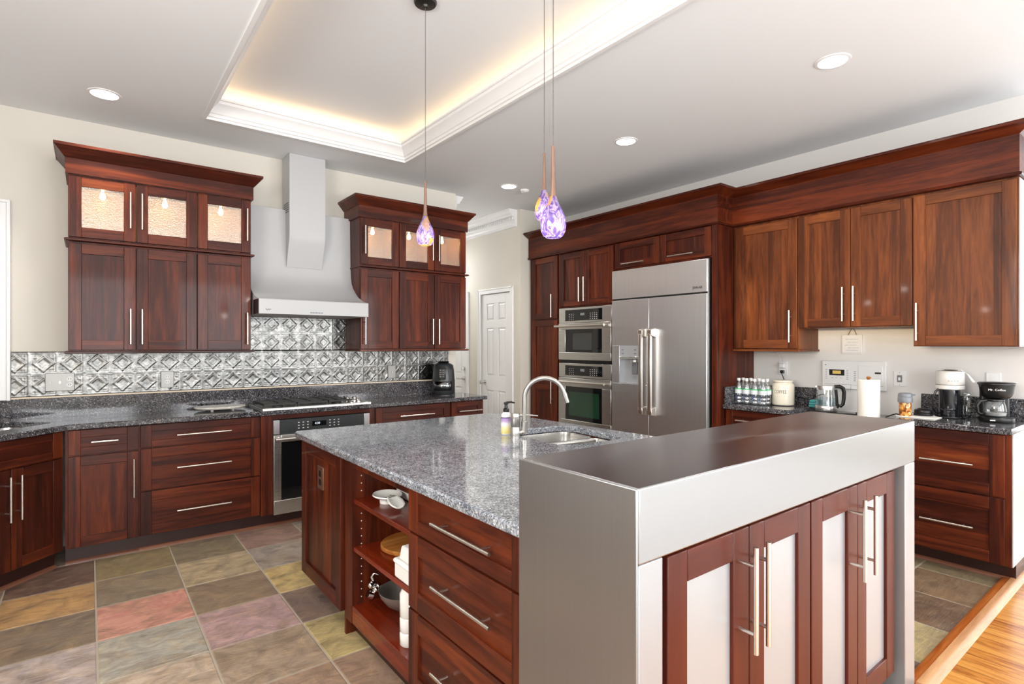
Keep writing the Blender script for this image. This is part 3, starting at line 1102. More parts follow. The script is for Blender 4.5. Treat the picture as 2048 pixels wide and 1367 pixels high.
for a in (.6, 2.5, 4.0, 5.6):
    t.cyl((.80 + .1 * cos(a), 4.70 + .07 * sin(a), .8995), (.80 + .1 * cos(a), 4.70 + .07 * sin(a), .9125), .012)
_n = N('pale_marble'); _v = _n.coords((1, 1, 1), rnd=False); _a = _n.noise(_v, 9, 5, .6, 2)
_n.l(_n.ramp(_a, [(.35, lin(200, 196, 184)), (.6, lin(232, 228, 218))]), _n.b.inputs['Base Color']); _n.set(Roughness=.25)
tag(t.build('serving_board', [_n.m]), 'oval cream stone serving board lying left of the cooktop', 'board')

# air fryer
t = thing('air_fryer', 'dark grey air fryer with clear-fronted basket at the far end of the counter', 'air fryer', (2.80, 4.745, .900), radians(-38))
mb = MB()
mb.lathe([(.098, 0), (.108, .008), (.114, .05), (.112, .14), (.104, .24), (.094, .29), (.07, .306), (.03, .312), (0, .312)], (0, 0, .008), 36)
mb.lathe([(.09, 0), (.09, .01)], (0, 0, 0), 24)
mb.build('body', [dark_grey], t, smooth=50)
mb = MB()
mb.box(-.035, .035, -.125, -.085, .16, .275)
mb.build('control_handle', [gloss_blk], t, bevel=.008)
mb = MB()
for i in range(4):
    for k in (-1, 1):
        mb.box(k * .014 - .008, k * .014 + .008, -.127, -.1245, .185 + i * .02, .193 + i * .02)
mb.build('button_marks', [marks], t)
mb = MB()
a0 = radians(-100)
vs = []
for i in range(13):
    a = radians(-140) + radians(100) * i / 12
    for r, z in ((.1175, .05), (.1165, .14)):
        vs.append((r * cos(a), r * sin(a), z))
mb.add(vs, [(2 * i, 2 * i + 2, 2 * i + 3, 2 * i + 1) for i in range(12)])
o = mb.build('basket_band', [plain('fryer_chrome_band', lin(150, 155, 160), .15, 1.0)], t, smooth=60)
o.modifiers.new('s', 'SOLIDIFY').thickness = .002
mb = MB().lathe([(.05, 0), (.058, .008), (.05, .016), (0, .018)], (0, .0, .318), 24)
mb.build('top_vent', [black_pl], t)

# countertop A (with sink cut-out) and splash
def slab(poly, z0, z1, hole=None, mats=None, name='countertop', parent=None, bev=.006):
    bm = bmesh.new()
    def ring(pts, z):
        vs = [bm.verts.new((p[0], p[1], z)) for p in pts]
        return vs, [bm.edges.new((vs[i], vs[(i + 1) % len(vs)])) for i in range(len(vs))]
    es, rings = [], []
    for pts in [poly] + ([hole] if hole else []):
        a, e = ring(pts, z1)
        es += e
        rings.append(a)
    r = bmesh.ops.triangle_fill(bm, use_beauty=True, use_dissolve=False, edges=es)
    fs = [g for g in r['geom'] if isinstance(g, bmesh.types.BMFace)]
    ex = bmesh.ops.extrude_face_region(bm, geom=fs)
    for v in [g for g in ex['geom'] if isinstance(g, bmesh.types.BMVert)]:
        v.co.z = z0
    bmesh.ops.recalc_face_normals(bm, faces=bm.faces)
    me = bpy.data.meshes.new(name)
    bm.to_mesh(me)
    bm.free()
    for m in (mats or [granite]):
        me.materials.append(m)
    me.shade_smooth()
    me.set_sharp_from_angle(angle=radians(40))
    o = bpy.data.objects.new(name, me)
    COL.objects.link(o)
    if parent:
        o.parent = parent
    b = o.modifiers.new('bevel', 'BEVEL')
    b.width, b.segments, b.limit_method, b.angle_limit = bev, 3, 'ANGLE', radians(60)
    return o


def rrect(cx, cy, hx, hy, r, ang=0, n=6):
    pts = []
    for sx, sy, a0 in ((1, 1, 0), (-1, 1, 90), (-1, -1, 180), (1, -1, 270)):
        for i in range(n + 1):
            a = radians(a0 + 90 * i / n)
            pts.append((sx * (hx - r) + r * cos(a), sy * (hy - r) + r * sin(a)))
    ca, sa = cos(ang), sin(ang)
    return [(cx + x * ca - y * sa, cy + x * sa + y * ca) for x, y in pts]


cA = (-.50, 4.50)
o = slab([(3.09, 4.40), (3.09, 4.898), (XL + .01, 4.898), (XL + .01, 3.70), (-.80, 3.70), (-.106, 4.40)], .864, .900, rrect(cA[0], cA[1], .29, .17, .05, pi / 4))
tag(o, 'long dark granite countertop with upstand along the cooktop wall, turning at the left corner', 'countertop')
MB().box(XL + .01, 3.03, 4.898, YA - .0005, .86, 1.036).build('upstand', [granite], o, bevel=.003)


def bowl(parent, pts, ztop, depth, name='bowl'):
    mb = MB()
    n = len(pts)
    cx = sum(p[0] for p in pts) / n
    cy = sum(p[1] for p in pts) / n
    rings = [(1.03, 0), (1.0, 0.0), (.985, -.02), (.95, -depth * .85), (.90, -depth * .97), (.8, -depth), (.12, -depth - .006), (.11, -depth - .012)]
    vs = [(cx + (p[0] - cx) * k, cy + (p[1] - cy) * k, ztop + z) for k, z in rings for p in pts]
    fs = [(j * n + i, j * n + (i + 1) % n, (j + 1) * n + (i + 1) % n, (j + 1) * n + i) for j in range(len(rings) - 1) for i in range(n)]
    fs.append(tuple(range((len(rings) - 1) * n, len(rings) * n)))
    mb.add(vs, fs)
    return mb.build(name, [steel_bowl], parent, smooth=50)


t = thing('corner_sink', 'steel undermount sink let into the left corner of the granite counter', 'sink', (cA[0], cA[1], .66))
bowl(t, [(p[0] - cA[0], p[1] - cA[1]) for p in rrect(cA[0], cA[1], .295, .175, .05, pi / 4)], .864 - .662, .17)

# cover plates on the tin
def plate(name, label, x, z, w_, h_, dev, y=YA - .012):
    t = thing(name, label, name.split('_')[-1] if name != 'switch_plate' else 'switch', (x, y, z))
    MB().box(-w_ / 2, w_ / 2, -.006, .006, -h_ / 2, h_ / 2).build('cover', [plain('tin_cover_plate', lin(150, 149, 146), .4, .7)], t, bevel=.003)
    for kind, dx in dev:
        if kind == 'outlet':
            for dz in (-.02, .02):
                mb = MB()
                mb.cyl((dx, -.005, dz), (dx, -.009, dz), .017, n=20)
                o = mb.build('socket', [white_pl], t)
                m2 = MB()
                m2.box(dx - .008, dx - .005, -.0095, -.0085, dz - .004, dz + .006); m2.box(dx + .005, dx + .008, -.0095, -.0085, dz - .004, dz + .006)
                m2.build('slots', [black_pl], o)
        else:
            mb = MB().box(dx - .004, dx + .004, -.016, -.004, -.010, .006)
            mb.build('toggle', [white_pl if kind == 'toggle' else nickel], t)
    return t


plate('wall_outlet', 'metal two-gang plate with switches and an outlet on the tin below the left wall cabinet', -.158, 1.142, .158, .125, [('toggle', -.05), ('dim', 0.0), ('outlet', .052)])
plate('wall_outlet', 'single metal outlet plate on the tin left of the cooktop', .473, 1.137, .085, .125, [('outlet', 0)])
plate('switch_plate', 'single metal switch plate on the tin left of the air fryer', 2.318, 1.138, .08, .125, [('toggle', 0)])

# ------------------------------------------------------------------ fridge wall: tall units (local x = -world y, local y = +world x)
RZ = -pi / 2
TXF = 4.097
def tallB(name, label, y0, y1, x=TXF):
    return thing(name, label, 'cabinet', (x, y0, 0), RZ)     # y0 = far edge (left in the picture)


t = tallB('pantry_cabinet', 'tall narrow cherry pantry left of the stacked ovens', 4.98, 4.46)
W = .52
MB().box(0, W, .022, .58, .11, 2.41).build('body', [wood_v], t)
MB().box(0, W, .08, .58, 0, .11).build('toe_kick', [toe_wood], t)
door(t, .055, .488, 1.690, 2.385, (True, 1.705, 1.96, .42))
door(t, .055, .488, .118, 1.672, (True, .745, 1.0, .42), mid=(.915,))
t = tallB('oven_tower', 'tall cherry cabinet holding the two stacked ovens', 4.46, 3.672)
W = .788
mb = MB()
mb.box(0, .012, .0, .58, .11, 2.41); mb.box(W - .004, W, .0, .58, .11, 2.41); mb.box(.012, W - .004, .022, .58, 1.80, 2.41); mb.box(.012, W - .004, .022, .58, .11, .47); mb.box(.012, W - .004, .5, .58, .47, 1.80)
mb.build('body', [wood_v], t)
MB().box(0, W, .08, .58, 0, .11).build('toe_kick', [toe_wood], t)
door(t, .008, .388, 1.815, 2.382, (True, 1.853, 2.106, .335))
door(t, .392, .782, 1.815, 2.382, (True, 1.853, 2.106, .405))
drawer(t, .008, .782, .118, .46, (False, .25, .54, .30))
t = tallB('fridge_cabinet', 'cherry cabinet with two flip-up doors over the refrigerator and a tall side panel', 3.672, 2.545)
W = 1.127
mb = MB()
mb.box(0.004, W - .052, .022, .58, 2.128, 2.41)
mb.build('body', [wood_v], t)
MB().box(W - .05, W, 0, .58, 0, 2.41).build('side_panel', [wood_v], t, bevel=.002)
door(t, .018, .548, 2.142, 2.388, (False, .125, .40, 2.176))
door(t, .556, 1.072, 2.142, 2.388, (False, .66, .92, 2.182))

# frieze and crown over the whole wall
t = thing('cabinet_crown', 'dark cherry frieze and crown moulding running over the tall units and right wall cabinets', 'moulding', (TXF, 4.98, 2.40), RZ)
pf = [(0, 2.394), (.014, 2.396), (.018, 2.404), (.014, 2.412), (.004, 2.416), (.004, 2.638), (.01, 2.64), (.074, 2.678), (.084, 2.68), (.084, 2.698), (-.06, 2.698), (-.06, 2.394)]
MB().sweep([(TXF, 4.985), (TXF, 2.543), (4.322, 2.543), (4.322, .732), (XB - .02, .732)], pf, side=-1).build('moulding', [wood_h], t, world=True, smooth=20)

# wall oven stack
def oven_face(t, z0, z1, zc0, zd, win, glass, hz, inner, seed):
    """t local: x right, y in, z from its base; face 0..W"""
    W = .762
    Z = lambda z: z - z0
    MB().box(.02, W - .02, .012, .45, .005, Z(z1) - .005).build('body', [dark_grey], t)
    o = MB().box(0, W, -.012, .012, Z(zc0), Z(z1)).build('control_panel', [steel_h], t, bevel=.002)
    MB().box(.10, .64, -.014, -.0115, Z(zc0) + .022, Z(z1) - .022).build('glass_strip', [black_glass], o)
    mb = MB()
    rnd = random.Random(seed)
    for c in (.16, .19, .22, .47, .50, .53, .56):
        for r in range(4):
            z = Z(zc0) + .032 + r * .019
            mb.box(c, c + .009, -.0148, -.0139, z, z + .005)
    mb.build('button_marks', [marks_w], o)
    MB().box(.33, .39, -.0148, -.0139, (Z(zc0) + Z(z1)) / 2 - .006, (Z(zc0) + Z(z1)) / 2 + .02).build('display', [grey_pl], o)
    wx0, wx1, wz0, wz1 = win
    d = MB()
    d.box(0, W, -.02, .012, 0, Z(wz0)); d.box(0, W, -.02, .012, Z(wz1), Z(zd)); d.box(0, wx0, -.02, .012, Z(wz0), Z(wz1)); d.box(wx1, W, -.02, .012, Z(wz0), Z(wz1))
    d = d.build('door', [steel_h], t, bevel=.003)
    MB().box(wx0, wx1, -.017, .0, Z(wz0), Z(wz1)).build('window', [black_glass], d)
    a, b, c_, e = inner
    MB().box(a, b, -.0182, -.0165, Z(c_), Z(e)).build('viewing_glass', [glass], d)
    mb = MB()
    mb.cyl((-.02, -.062, Z(hz)), (W - .055, -.062, Z(hz)), .0125, n=16)
    for x in (.03, W - .09):
        mb.cyl((x, -.062, Z(hz)), (x, -.018, Z(hz)), .009, n=12)
    mb.build('handle', [nickel], d)


t = thing('built_in_microwave', 'upper steel built-in microwave with a small dark window in the oven tower', 'microwave', (TXF - .004, 4.445, 1.238), RZ)
oven_face(t, 1.238, 1.792, 1.632, 1.628, (.105, .64, 1.318, 1.562), grey_glass, 1.597, (.22, .50, 1.345, 1.52), 1)
t = thing('wall_oven', 'lower steel wall oven with a large greenish window in the oven tower', 'oven', (TXF - .004, 4.445, .475), RZ)
oven_face(t, .475, 1.200, 1.052, 1.045, (.105, .64, .60, .955), green_glass, 1.004, (.16, .60, .645, .90), 2)
mb = MB().box(TXF - .002, TXF + .02, 3.684, 4.443, 1.201, 1.237)
tag(mb.build('vent_strip', [black_pl]), 'black vent strip between the microwave and the lower oven', 'vent')

# refrigerator
t = thing('refrigerator', 'large built-in stainless steel side-by-side refrigerator with water dispenser', 'refrigerator', (TXF - .004, 3.668, 0), RZ)
FW = 1.066
MB().box(.005, FW - .003, .03, .57, .10, 2.118).build('body', [dark_grey], t)
MB().box(.02, FW - .02, .08, .57, 0.0, .10).build('toe_grille', [black_pl], t)
MB().box(0, FW - .022, -.02, .03, 1.842, 2.118).build('top_grille', [steel], t, bevel=.003)
mb = MB().box(FW - .021, FW - .010, -.012, .03, .1, 2.118)
mb.build('hinge_strip', [steel], t)
MB().box(FW - .0095, FW - .003, -.004, .03, .1, 2.118).build('side_gasket', [black_pl], t)
text_mesh('JENN-AIR', .030, black_pl, 'badge', t, (.955, -.0205, 1.882), FRONT, spacing=.95, sx=.78)
gx = .447
dx0, dx1, dz0, dz1 = .094, .343, 1.028, 1.392
m = MB()
m.box(0, gx - .002, -.022, .028, .105, dz0); m.box(0, gx - .002, -.022, .028, dz1, 1.828)
m.box(0, dx0, -.022, .028, dz0, dz1); m.box(dx1, gx - .002, -.022, .028, dz0, dz1)
d = m.build('freezer_door', [steel], t, bevel=.002)
m = MB()
m.box(dx0, dx1, -.021, .0, 1.285, dz1)
m.box(dx0, dx1, .018, .026, dz0, 1.285); m.box(dx0, dx0 + .008, -.02, .018, dz0, 1.285); m.box(dx1 - .008, dx1, -.02, .018, dz0, 1.285)
m.box(dx0, dx1, -.021, .018, dz0, dz0 + .012)
dp = m.build('dispenser', [plain('dispenser_grey', lin(186, 190, 196), .3, .3)], d)
MB().box(dx0 + .004, dx1 - .004, -.026, .0, 1.262, 1.287).build('lip', [chrome], dp, bevel=.003)
m = MB()
for i in (0, 1):
    for k in (0, 1):
        m.box(dx0 + .03 + k * .15, dx0 + .055 + k * .15, -.0225, -.0205, 1.31 + i * .035, 1.32 + i * .035)
m.build('buttons', [grey_pl], dp)
MB().box(dx0 + .14, dx0 + .20, -.004, .01, 1.12, 1.24).build('paddle', [grey_pl], dp, bevel=.004)
MB().cyl((dx0 + .17, -.002, 1.255), (dx0 + .17, -.002, 1.235), .035, n=20).build('spout', [chrome], dp)


def fr_handle(x):
    m = MB()
    for z in (.775, 1.525):
        s_ = 1 if z < 1 else -1
        m.prism([(-.022, z + s_ * .02 - s_ * .045), (-.085, z - s_ * .012), (-.085, z + s_ * .045), (-.060, z + s_ * .05), (-.022, z + s_ * .06)], 'x', x - .026, x + .026)
    m.cyl((x, -.068, .80), (x, -.068, 1.50), .017, n=18)
    m.box(x - .017, x + .017, -.088, -.072, .80, 1.50)
    return m


fr_handle(gx - .052).build('handle', [nickel], d, bevel=.004)
d = MB().box(gx + .004, FW - .024, -.022, .028, .105, 1.828).build('fridge_door', [steel], t, bevel=.002)
fr_handle(gx + .052).build('handle', [nickel], d, bevel=.004)

# ------------------------------------------------------------------ right wall cabinets
UF = 4.33
def upB(label, y0, y1, z0, ld=None):
    t = thing('upper_cabinet', label, 'cabinet', (UF, y0, z0), RZ)
    W = y0 - y1
    MB().box(0, W, .022, XB - UF - .001, 0, 2.40 - z0).build('body', [sunlit_v], t)
    return t, W


t, W = upB('cherry wall cabinet with one door beside the refrigerator panel', 2.543, 2.003, 1.362)
Z = lambda z: z - 1.362
door(t, .025, .532, Z(1.37), Z(2.378), (True, Z(1.418), Z(1.666), .487), s=.07, mats=[sunlit_v, sunlit_h])
MB().box(-.0, W + .012, -.006, XB - UF - .001, Z(1.345), Z(1.3619)).build('light_rail', [sunlit_h], t, bevel=.004)
t, W = upB('shorter two-door cherry wall cabinet raised above the intercom', 2.003, 1.259, 1.524)
Z = lambda z: z - 1.524
door(t, .006, .366, Z(1.530), Z(2.378), (True, Z(1.57), Z(1.815), .326), s=.066, mats=[sunlit_v, sunlit_h])
door(t, .370, .740, Z(1.530), Z(2.378), (True, Z(1.57), Z(1.815), .397), s=.066, mats=[sunlit_v, sunlit_h])
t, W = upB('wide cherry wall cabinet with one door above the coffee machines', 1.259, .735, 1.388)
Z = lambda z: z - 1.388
door(t, .006, .515, Z(1.392), Z(2.380), (True, Z(1.427), Z(1.672), .028), s=.066, mats=[sunlit_v, sunlit_h])
MB().box(W - .001, W + .003, .023, XB - UF - .001, 0, 1.0).build('end_panel', [end_panel], t)

# right base run
def baseB(label, y0, y1, H=.868):
    t = thing('base_cabinet', label, 'cabinet', (4.20, y0, 0), RZ)
    base_body(t, y0 - y1, .478, H, toe_y=.13)
    return t


t = baseB('cherry base cabinet under the water bottles beside the refrigerator', 2.543, 2.02)
drawer(t, .012, .51, .70, .862, (False, .12, .39, .785))
door(t, .012, .51, .118, .69, (True, .39, .645, .46))
t = thing('desk_cabinet', 'cherry cabinet under the kettle and paper towels', 'cabinet', (4.26, 2.02, 0), RZ)
MB().box(.0, .70, .022, .418, .0, .845).build('body', [wood_v], t)
drawer(t, .01, .69, .69, .84, (False, .22, .48, .765))
t = baseB('cherry base cabinet of two deep drawers at the right end', 1.32, .745, .880)
drawer(t, .012, .546, .512, .874, (False, .145, .41, .683), s=.068)
drawer(t, .012, .546, .118, .502, (False, .145, .41, .309), s=.068)
MB().box(.5755, .580, .03, .478, .11, .88).build('end_panel', [end_panel], t)
# counters
o = slab([(4.17, 2.541), (4.17, 2.02), (4.185, 2.0), (XB - .001, 2.0), (XB - .001, 2.541)], .869, .905)
tag(o, 'short dark granite countertop under the water bottles', 'countertop')
MB().box(XB - .021, XB - .001, 2.003, 2.541, .905, 1.05).box(4.19, XB - .021, 2.523, 2.541, .905, 1.05).build('upstand', [granite], o, bevel=.003)
o = slab([(4.22, 1.999), (4.22, 1.3605), (XB - .001, 1.3605), (XB - .001, 1.999)], .846, .880)
tag(o, 'slightly lower granite countertop under the kettle and paper towels', 'countertop')
o = slab([(4.17, 1.36), (4.17, .735), (XB - .001, .735), (XB - .001, 1.36)], .881, .917)
tag(o, 'dark granite countertop under the coffee machines at the right end', 'countertop')
MB().box(XB - .021, XB - .001, .74, 1.305, .917, 1.055).build('upstand', [granite], o, bevel=.003)

# ------------------------------------------------------------------ things on the right wall and its counters
# intercom
t = thing('intercom', 'white wall intercom panel with amber display below the raised cabinet', 'intercom', (XB, 1.967, 1.055), RZ)
MB().box(0, .447, -.018, -.0005, 0, .218).build('panel', [white_pl], t, bevel=.004)
m = MB()
m.box(.055, .165, -.0195, -.0175, .104, .150)
o = m.build('display_bezel', [black_pl], t)
MB().box(.08, .14, -.0203, -.019, .116, .141).build('display', [screen_am], o)
m = MB()
for i in range(6):
    m.box(.028, .036, -.0192, -.0178, .075 + i * .014, .079 + i * .014)
    m.box(.18, .192, -.0192, -.0178, .075 + i * .014, .079 + i * .014)
    m.box(.232, .246, -.0192, -.0178, .065 + i * .014, .069 + i * .014)
for i in range(3):
    m.box(.07 + i * .03, .085 + i * .03, -.0192, -.0178, .082, .085)
m.box(.02, .43, -.0188, -.0178, .034, .036); m.box(.21, .212, -.0188, -.0178, .0, .034)
m.build('button_marks', [marks], t)
m = MB().box(.262, .425, -.021, -.0178, .05, .185)
o = m.build('tape_door', [white_pl], t, bevel=.003)
MB().box(.375, .415, -.0218, -.0205, .125, .138).build('logo_plate', [black_pl], o)
MB().cyl((.028, -.0195, .185), (.028, -.0178, .185), .004, n=12).build('microphone_hole', [black_pl], t)
# wall plates
def wplate(name, label, cat, y, z, w_, h_):
    t = thing(name, label, cat, (XB, y, z), RZ)
    MB().box(-w_ / 2, w_ / 2, -.006, -.0005, -h_ / 2, h_ / 2).build('cover', [white_pl], t, bevel=.002)
    return t


t = wplate('light_switch', 'white toggle light switch right of the intercom', 'switch', 1.438, 1.152, .075, .112)
MB().box(-.006, .006, -.016, -.005, -.012, .01).build('toggle', [white_pl], t)
m = MB()
for z in (-.045, .045):
    m.cyl((0, -.0068, z), (0, -.0055, z), .003, n=8)
m.box(-.016, .016, -.0066, -.0058, -.026, .026)
m.build('screws', [marks], t)
t = wplate('wall_outlet', 'white wall plate behind the black coffee maker', 'outlet', .915, 1.16, .075, .112)
m = MB()
for z in (-.02, .02):
    m.cyl((0, -.0075, z), (0, -.0055, z), .016, n=18)
m.build('socket', [white_pl], t)
t = wplate('wall_outlet', 'white wall outlet with plugs above the coffee canister', 'outlet', 2.285, 1.20, .075, .112)
MB().box(-.02, .02, -.04, -.006, .004, .04).build('adapter', [white_pl], t, bevel=.005)
MB().box(-.014, .014, -.035, -.006, -.042, -.016).build('plug', [black_pl], t, bevel=.004)
m = MB().tube([(XB - .03, 2.285, 1.245), (XB - .02, 2.30, 1.29), (XB - .01, 2.33, 1.33), (XB - .02, 2.345, 1.344)], .0022, n=6)
tag(m.build('power_cord', [white_pl]), 'thin white cord from the outlet up to the wall cabinet', 'cord')
# plaque
t = thing('wall_plaque', 'small square white plaque with raised script hanging under the raised cabinet', 'plaque', (XB, 1.75, 1.33), RZ)
MB().box(-.07, .07, -.016, -.001, 0, .145).build('board', [white_pl], t, bevel=.002)
m = MB()
rnd = random.Random(5)
for k, (z, a, b) in enumerate(((.112, -.045, .045), (.088, -.03, .04), (.066, -.05, .03), (.045, -.03, .05), (.026, -.04, .04))):
    pts = []
    for i in range(26):
        u = i / 25
        pts.append((a + (b - a) * u, -.017, z + .006 * sin(u * 40 + k) * (0.6 + 0.4 * sin(u * 13))))
    m.tube(pts, .0013, n=5)
m.box(-.068, .068, -.0172, -.0158, .008, .010)
m.build('raised_script', [plain('script_grey', lin(196, 196, 196), .5)], t)
m = MB().tube([(-.03, -.008, .145), (-.014, -.012, .175), (0, -.014, .194)], .003, n=6).tube([(.03, -.008, .145), (.02, -.012, .175), (.01, -.014, .194)], .003, n=6)
m.build('hanging_cord', [plain('jute', lin(150, 140, 110), .8)], t)

# water bottles
def bottle_proto():
    t = thing('water_bottle', 'x', 'bottle', (0, 0, 0))
    MB().lathe([(0, .003), (.024, 0), (.031, .006), (.0315, .03), (.029, .034), (.0315, .038), (.0315, .06), (.029, .064), (.0315, .068), (.0315, .088), (.0315, .128), (.031, .14), (.026, .162), (.016, .182), (.0125, .190), (.0125, .196)], n=20).build('body', [bottle_pl], t, smooth=50)
    MB().lathe([(.0322, .088), (.0322, .128)], n=20, cap=False).build('label', [plain('bottle_label', lin(226, 232, 236), .3)], t, smooth=50)
    MB().lathe([(.0326, .122), (.0326, .130)], n=20, cap=False).build('green_stripe', [green_m], t, smooth=50)
    m = MB()
    for i in range(4):
        a = radians(-190 + i * 8)
        m.box(-.0335, -.0328, -.006 + i * .0001, .006, .04 + i * .011, .046 + i * .011)
    m.build('lettering', [blue_m], t)
    MB().lathe([(.0145, .194), (.0145, .212), (.012, .215), (0, .215)], n=16).build('cap', [white_pl], t)
    return t


def copy_tree(o, parent=None):
    c = o.copy()
    COL.objects.link(c)
    if parent is not None:
        c.parent = parent
    for ch in list(o.children):
        copy_tree(ch, c)
    return c


b0 = bottle_proto()
order = ['nearest the refrigerator panel', 'second from the refrigerator panel', 'third from the refrigerator panel', 'nearest the coffee canister']
k = 0
for r in range(2):
    for i in range(4):
        b = b0 if k == 0 else copy_tree(b0)
        b.location = (4.33 + r * .068, 2.488 - i * .0695, .9053)
        b.rotation_euler = (0, 0, random.uniform(-.3, .3))
        b['label'] = ('clear water bottle in the front row, ' if r == 0 else 'clear water bottle in the back row, ') + order[i]
        b['group'] = 'water bottles beside the coffee canister'
        k += 1
# canister
t = thing('coffee_canister', 'cream ceramic canister lettered COFFEE beside the water bottles', 'canister', (4.50, 2.20, .9055), radians(-62))
MB().lathe([(.0, 0), (.076, 0), (.082, .006), (.084, .02), (.084, .16), (.080, .172), (.070, .180), (.068, .186), (.074, .190), (.074, .202), (.07, .205), (0, .205)], n=40).build('jar', [cream], t, smooth=50)
MB().lathe([(.0, 0), (.083, 0), (.086, .003), (.083, .006), (0, .006)], (0, 0, -.0003), n=40).build('foot_ring', [dark_grey], t)
m = text_mesh('COFFEE', .040, plain('canister_lettering', lin(110, 104, 96), .6), 'lettering', t, (0, 0, 0), Matrix.Identity(3), depth=.0, sx=.72)
for v in m.data.vertices:
    x, z = v.co.x - .026, v.co.y
    a = x / .0845
    v.co = Vector((.0845 * sin(a), -.0846 * cos(a), .112 + z))
# teal cloth behind kettle
m = MB()
for i in range(3):
    m.box(4.52 - .0, 4.61, 1.93 + .004 * i, 2.03 - .003 * i - .02, .9052 + i * .02, .924 + i * .02)
o = m.build('dish_cloth', [teal], bevel=.006)
tag(o, 'folded teal cloth on the counter behind the kettle', 'cloth')
# kettle
t = thing('electric_kettle', 'glass and steel electric kettle with black handle', 'kettle', (4.44, 1.845, .8805), radians(-60))
MB().lathe([(0, 0), (.078, 0), (.08, .006), (.074, .014), (.07, .018), (0, .018)], n=32).build('power_base', [black_pl], t)
MB().lathe([(.072, .018), (.074, .022), (.073, .055), (.0715, .058)], n=32).build('steel_base', [steel_h], t)
MB().lathe([(.0715, .058), (.068, .12), (.062, .178)], n=32, cap=False).build('glass_body', [clear_glass], t, smooth=60)
MB().lathe([(.0, .06), (.069, .06), (.0665, .115), (0, .115)], n=32).build('water', [glassy('kettle_water', (.80, .88, .92, 1), .88, .03)], t, smooth=60)
MB().lathe([(.0625, .178), (.0625, .198), (.06, .208), (0, .212)], n=32).build('lid_collar', [steel_h], t)
MB().prism([(-.062, .195), (-.078, .205), (-.06, .206)], 'y', -.014, .014).build('spout', [steel_h], t)
hp = [(.055, 0, .203), (.09, 0, .205), (.112, 0, .192), (.12, 0, .16), (.118, 0, .11), (.112, 0, .07), (.098, 0, .055), (.082, 0, .062)]
m = MB().tube(hp, [.012, .014, .014, .0135, .013, .012, .012, .010], n=12)
m.cyl((.076, 0, .04), (.066, 0, .18), .010, n=12)
m.build('handle', [black_pl], t, smooth=60)
m = MB().tube([(4.45, 1.78, .8845), (4.47, 1.73, .884), (4.50, 1.69, .884), (4.48, 1.64, .884), (4.53, 1.60, .884), (4.58, 1.63, .884), (4.60, 1.70, .884), (4.60, 1.58, .8845)], .0035, n=8)
tag(m.build('power_cord', [black_pl]), 'black kettle cord lying between the kettle and paper towels', 'cord')
m = MB().tube([(XB - .045, 2.285, 1.175), (XB - .09, 2.20, 1.02), (XB - .03, 2.15, .965), (XB - .05, 2.05, .955), (XB - .035, 1.97, 1.0), (XB - .03, 1.93, 1.01)], .0035, n=8)
tag(m.build('power_cord', [black_pl]), 'black cord from the outlet drooping behind the coffee canister', 'cord')
# paper towels
t = thing('paper_towel_roll', 'white paper towel roll standing on a holder in front of the intercom', 'paper towel', (4.31, 1.511, .8805))
MB().lathe([(0, 0), (.078, 0), (.08, .006), (.072, .014), (0, .014)], n=32).build('holder_base', [white_pl], t)
_n = N('towel_embossed'); _v = _n.coords((1, 1, 1), rnd=False)
_vo = _n.n('ShaderNodeTexVoronoi'); _vo.inputs['Scale'].default_value = 90; _n.l(_v, _vo.inputs['Vector'])
_n.set(Base_Color=lin(240, 237, 230), Roughness=.9); _n.bump(_vo.outputs['Distance'], .4, .002)
MB().lathe([(.02, .0145), (.066, .0145), (.068, .02), (.068, .272), (.066, .276), (.022, .276), (.02, .272)], n=40).build('roll', [_n.m], t, smooth=50)
MB().cyl((0, 0, .014), (0, 0, .285), .009).lathe([(.012, 0), (.016, .006), (.012, .014), (0, .016)], (0, 0, .282), 16).build('holder_rod', [wood_board], t)
m = MB().tube([(4.50, 1.47, .884), (4.52, 1.44, .90), (4.52, 1.41, .912), (4.54, 1.385, .90), (4.56, 1.375, .884), (4.60, 1.42, .884)], .004, n=8)
tag(m.build('power_cord', [black_pl]), 'black cord loop lying right of the paper towels', 'cord')

# spice jar, lid, tray
m = MB().box(4.30, 4.56, 1.13, 1.345, .9172, .9225)
tag(m.build('napkin', [paper], bevel=.002), 'flat white napkin under the jar and black lid', 'napkin')
t = thing('snack_jar', 'clear jar of orange snack mix with a grey flip lid', 'jar', (4.345, 1.305, .9228))
MB().lathe([(0, 0), (.032, 0), (.035, .004), (.035, .088), (.033, .092), (0, .092)], n=24).build('jar', [spice], t, smooth=50)
m = MB().lathe([(.0, .090), (.042, .090), (.043, .094), (.043, .122), (.040, .126), (0, .126)], n=28)
m.lathe([(.0405, .126), (.0415, .132), (.039, .148), (.03, .154), (0, .155)], n=28)
m.box(-.01, .01, -.056, -.036, .138, .148)
m.build('lid', [grey_pl], t, smooth=45)
t = MB().lathe([(0, 0), (.052, 0), (.054, .004), (.054, .016), (.050, .019), (.052, .022), (.052, .034), (.046, .04), (.034, .043), (.03, .048), (0, .048)], (4.46, 1.235, .9228), 32)
tag(t.build('mug_lid', [black_pl], smooth=45), 'round black travel-mug lid between the jar and the white coffee machine', 'lid')

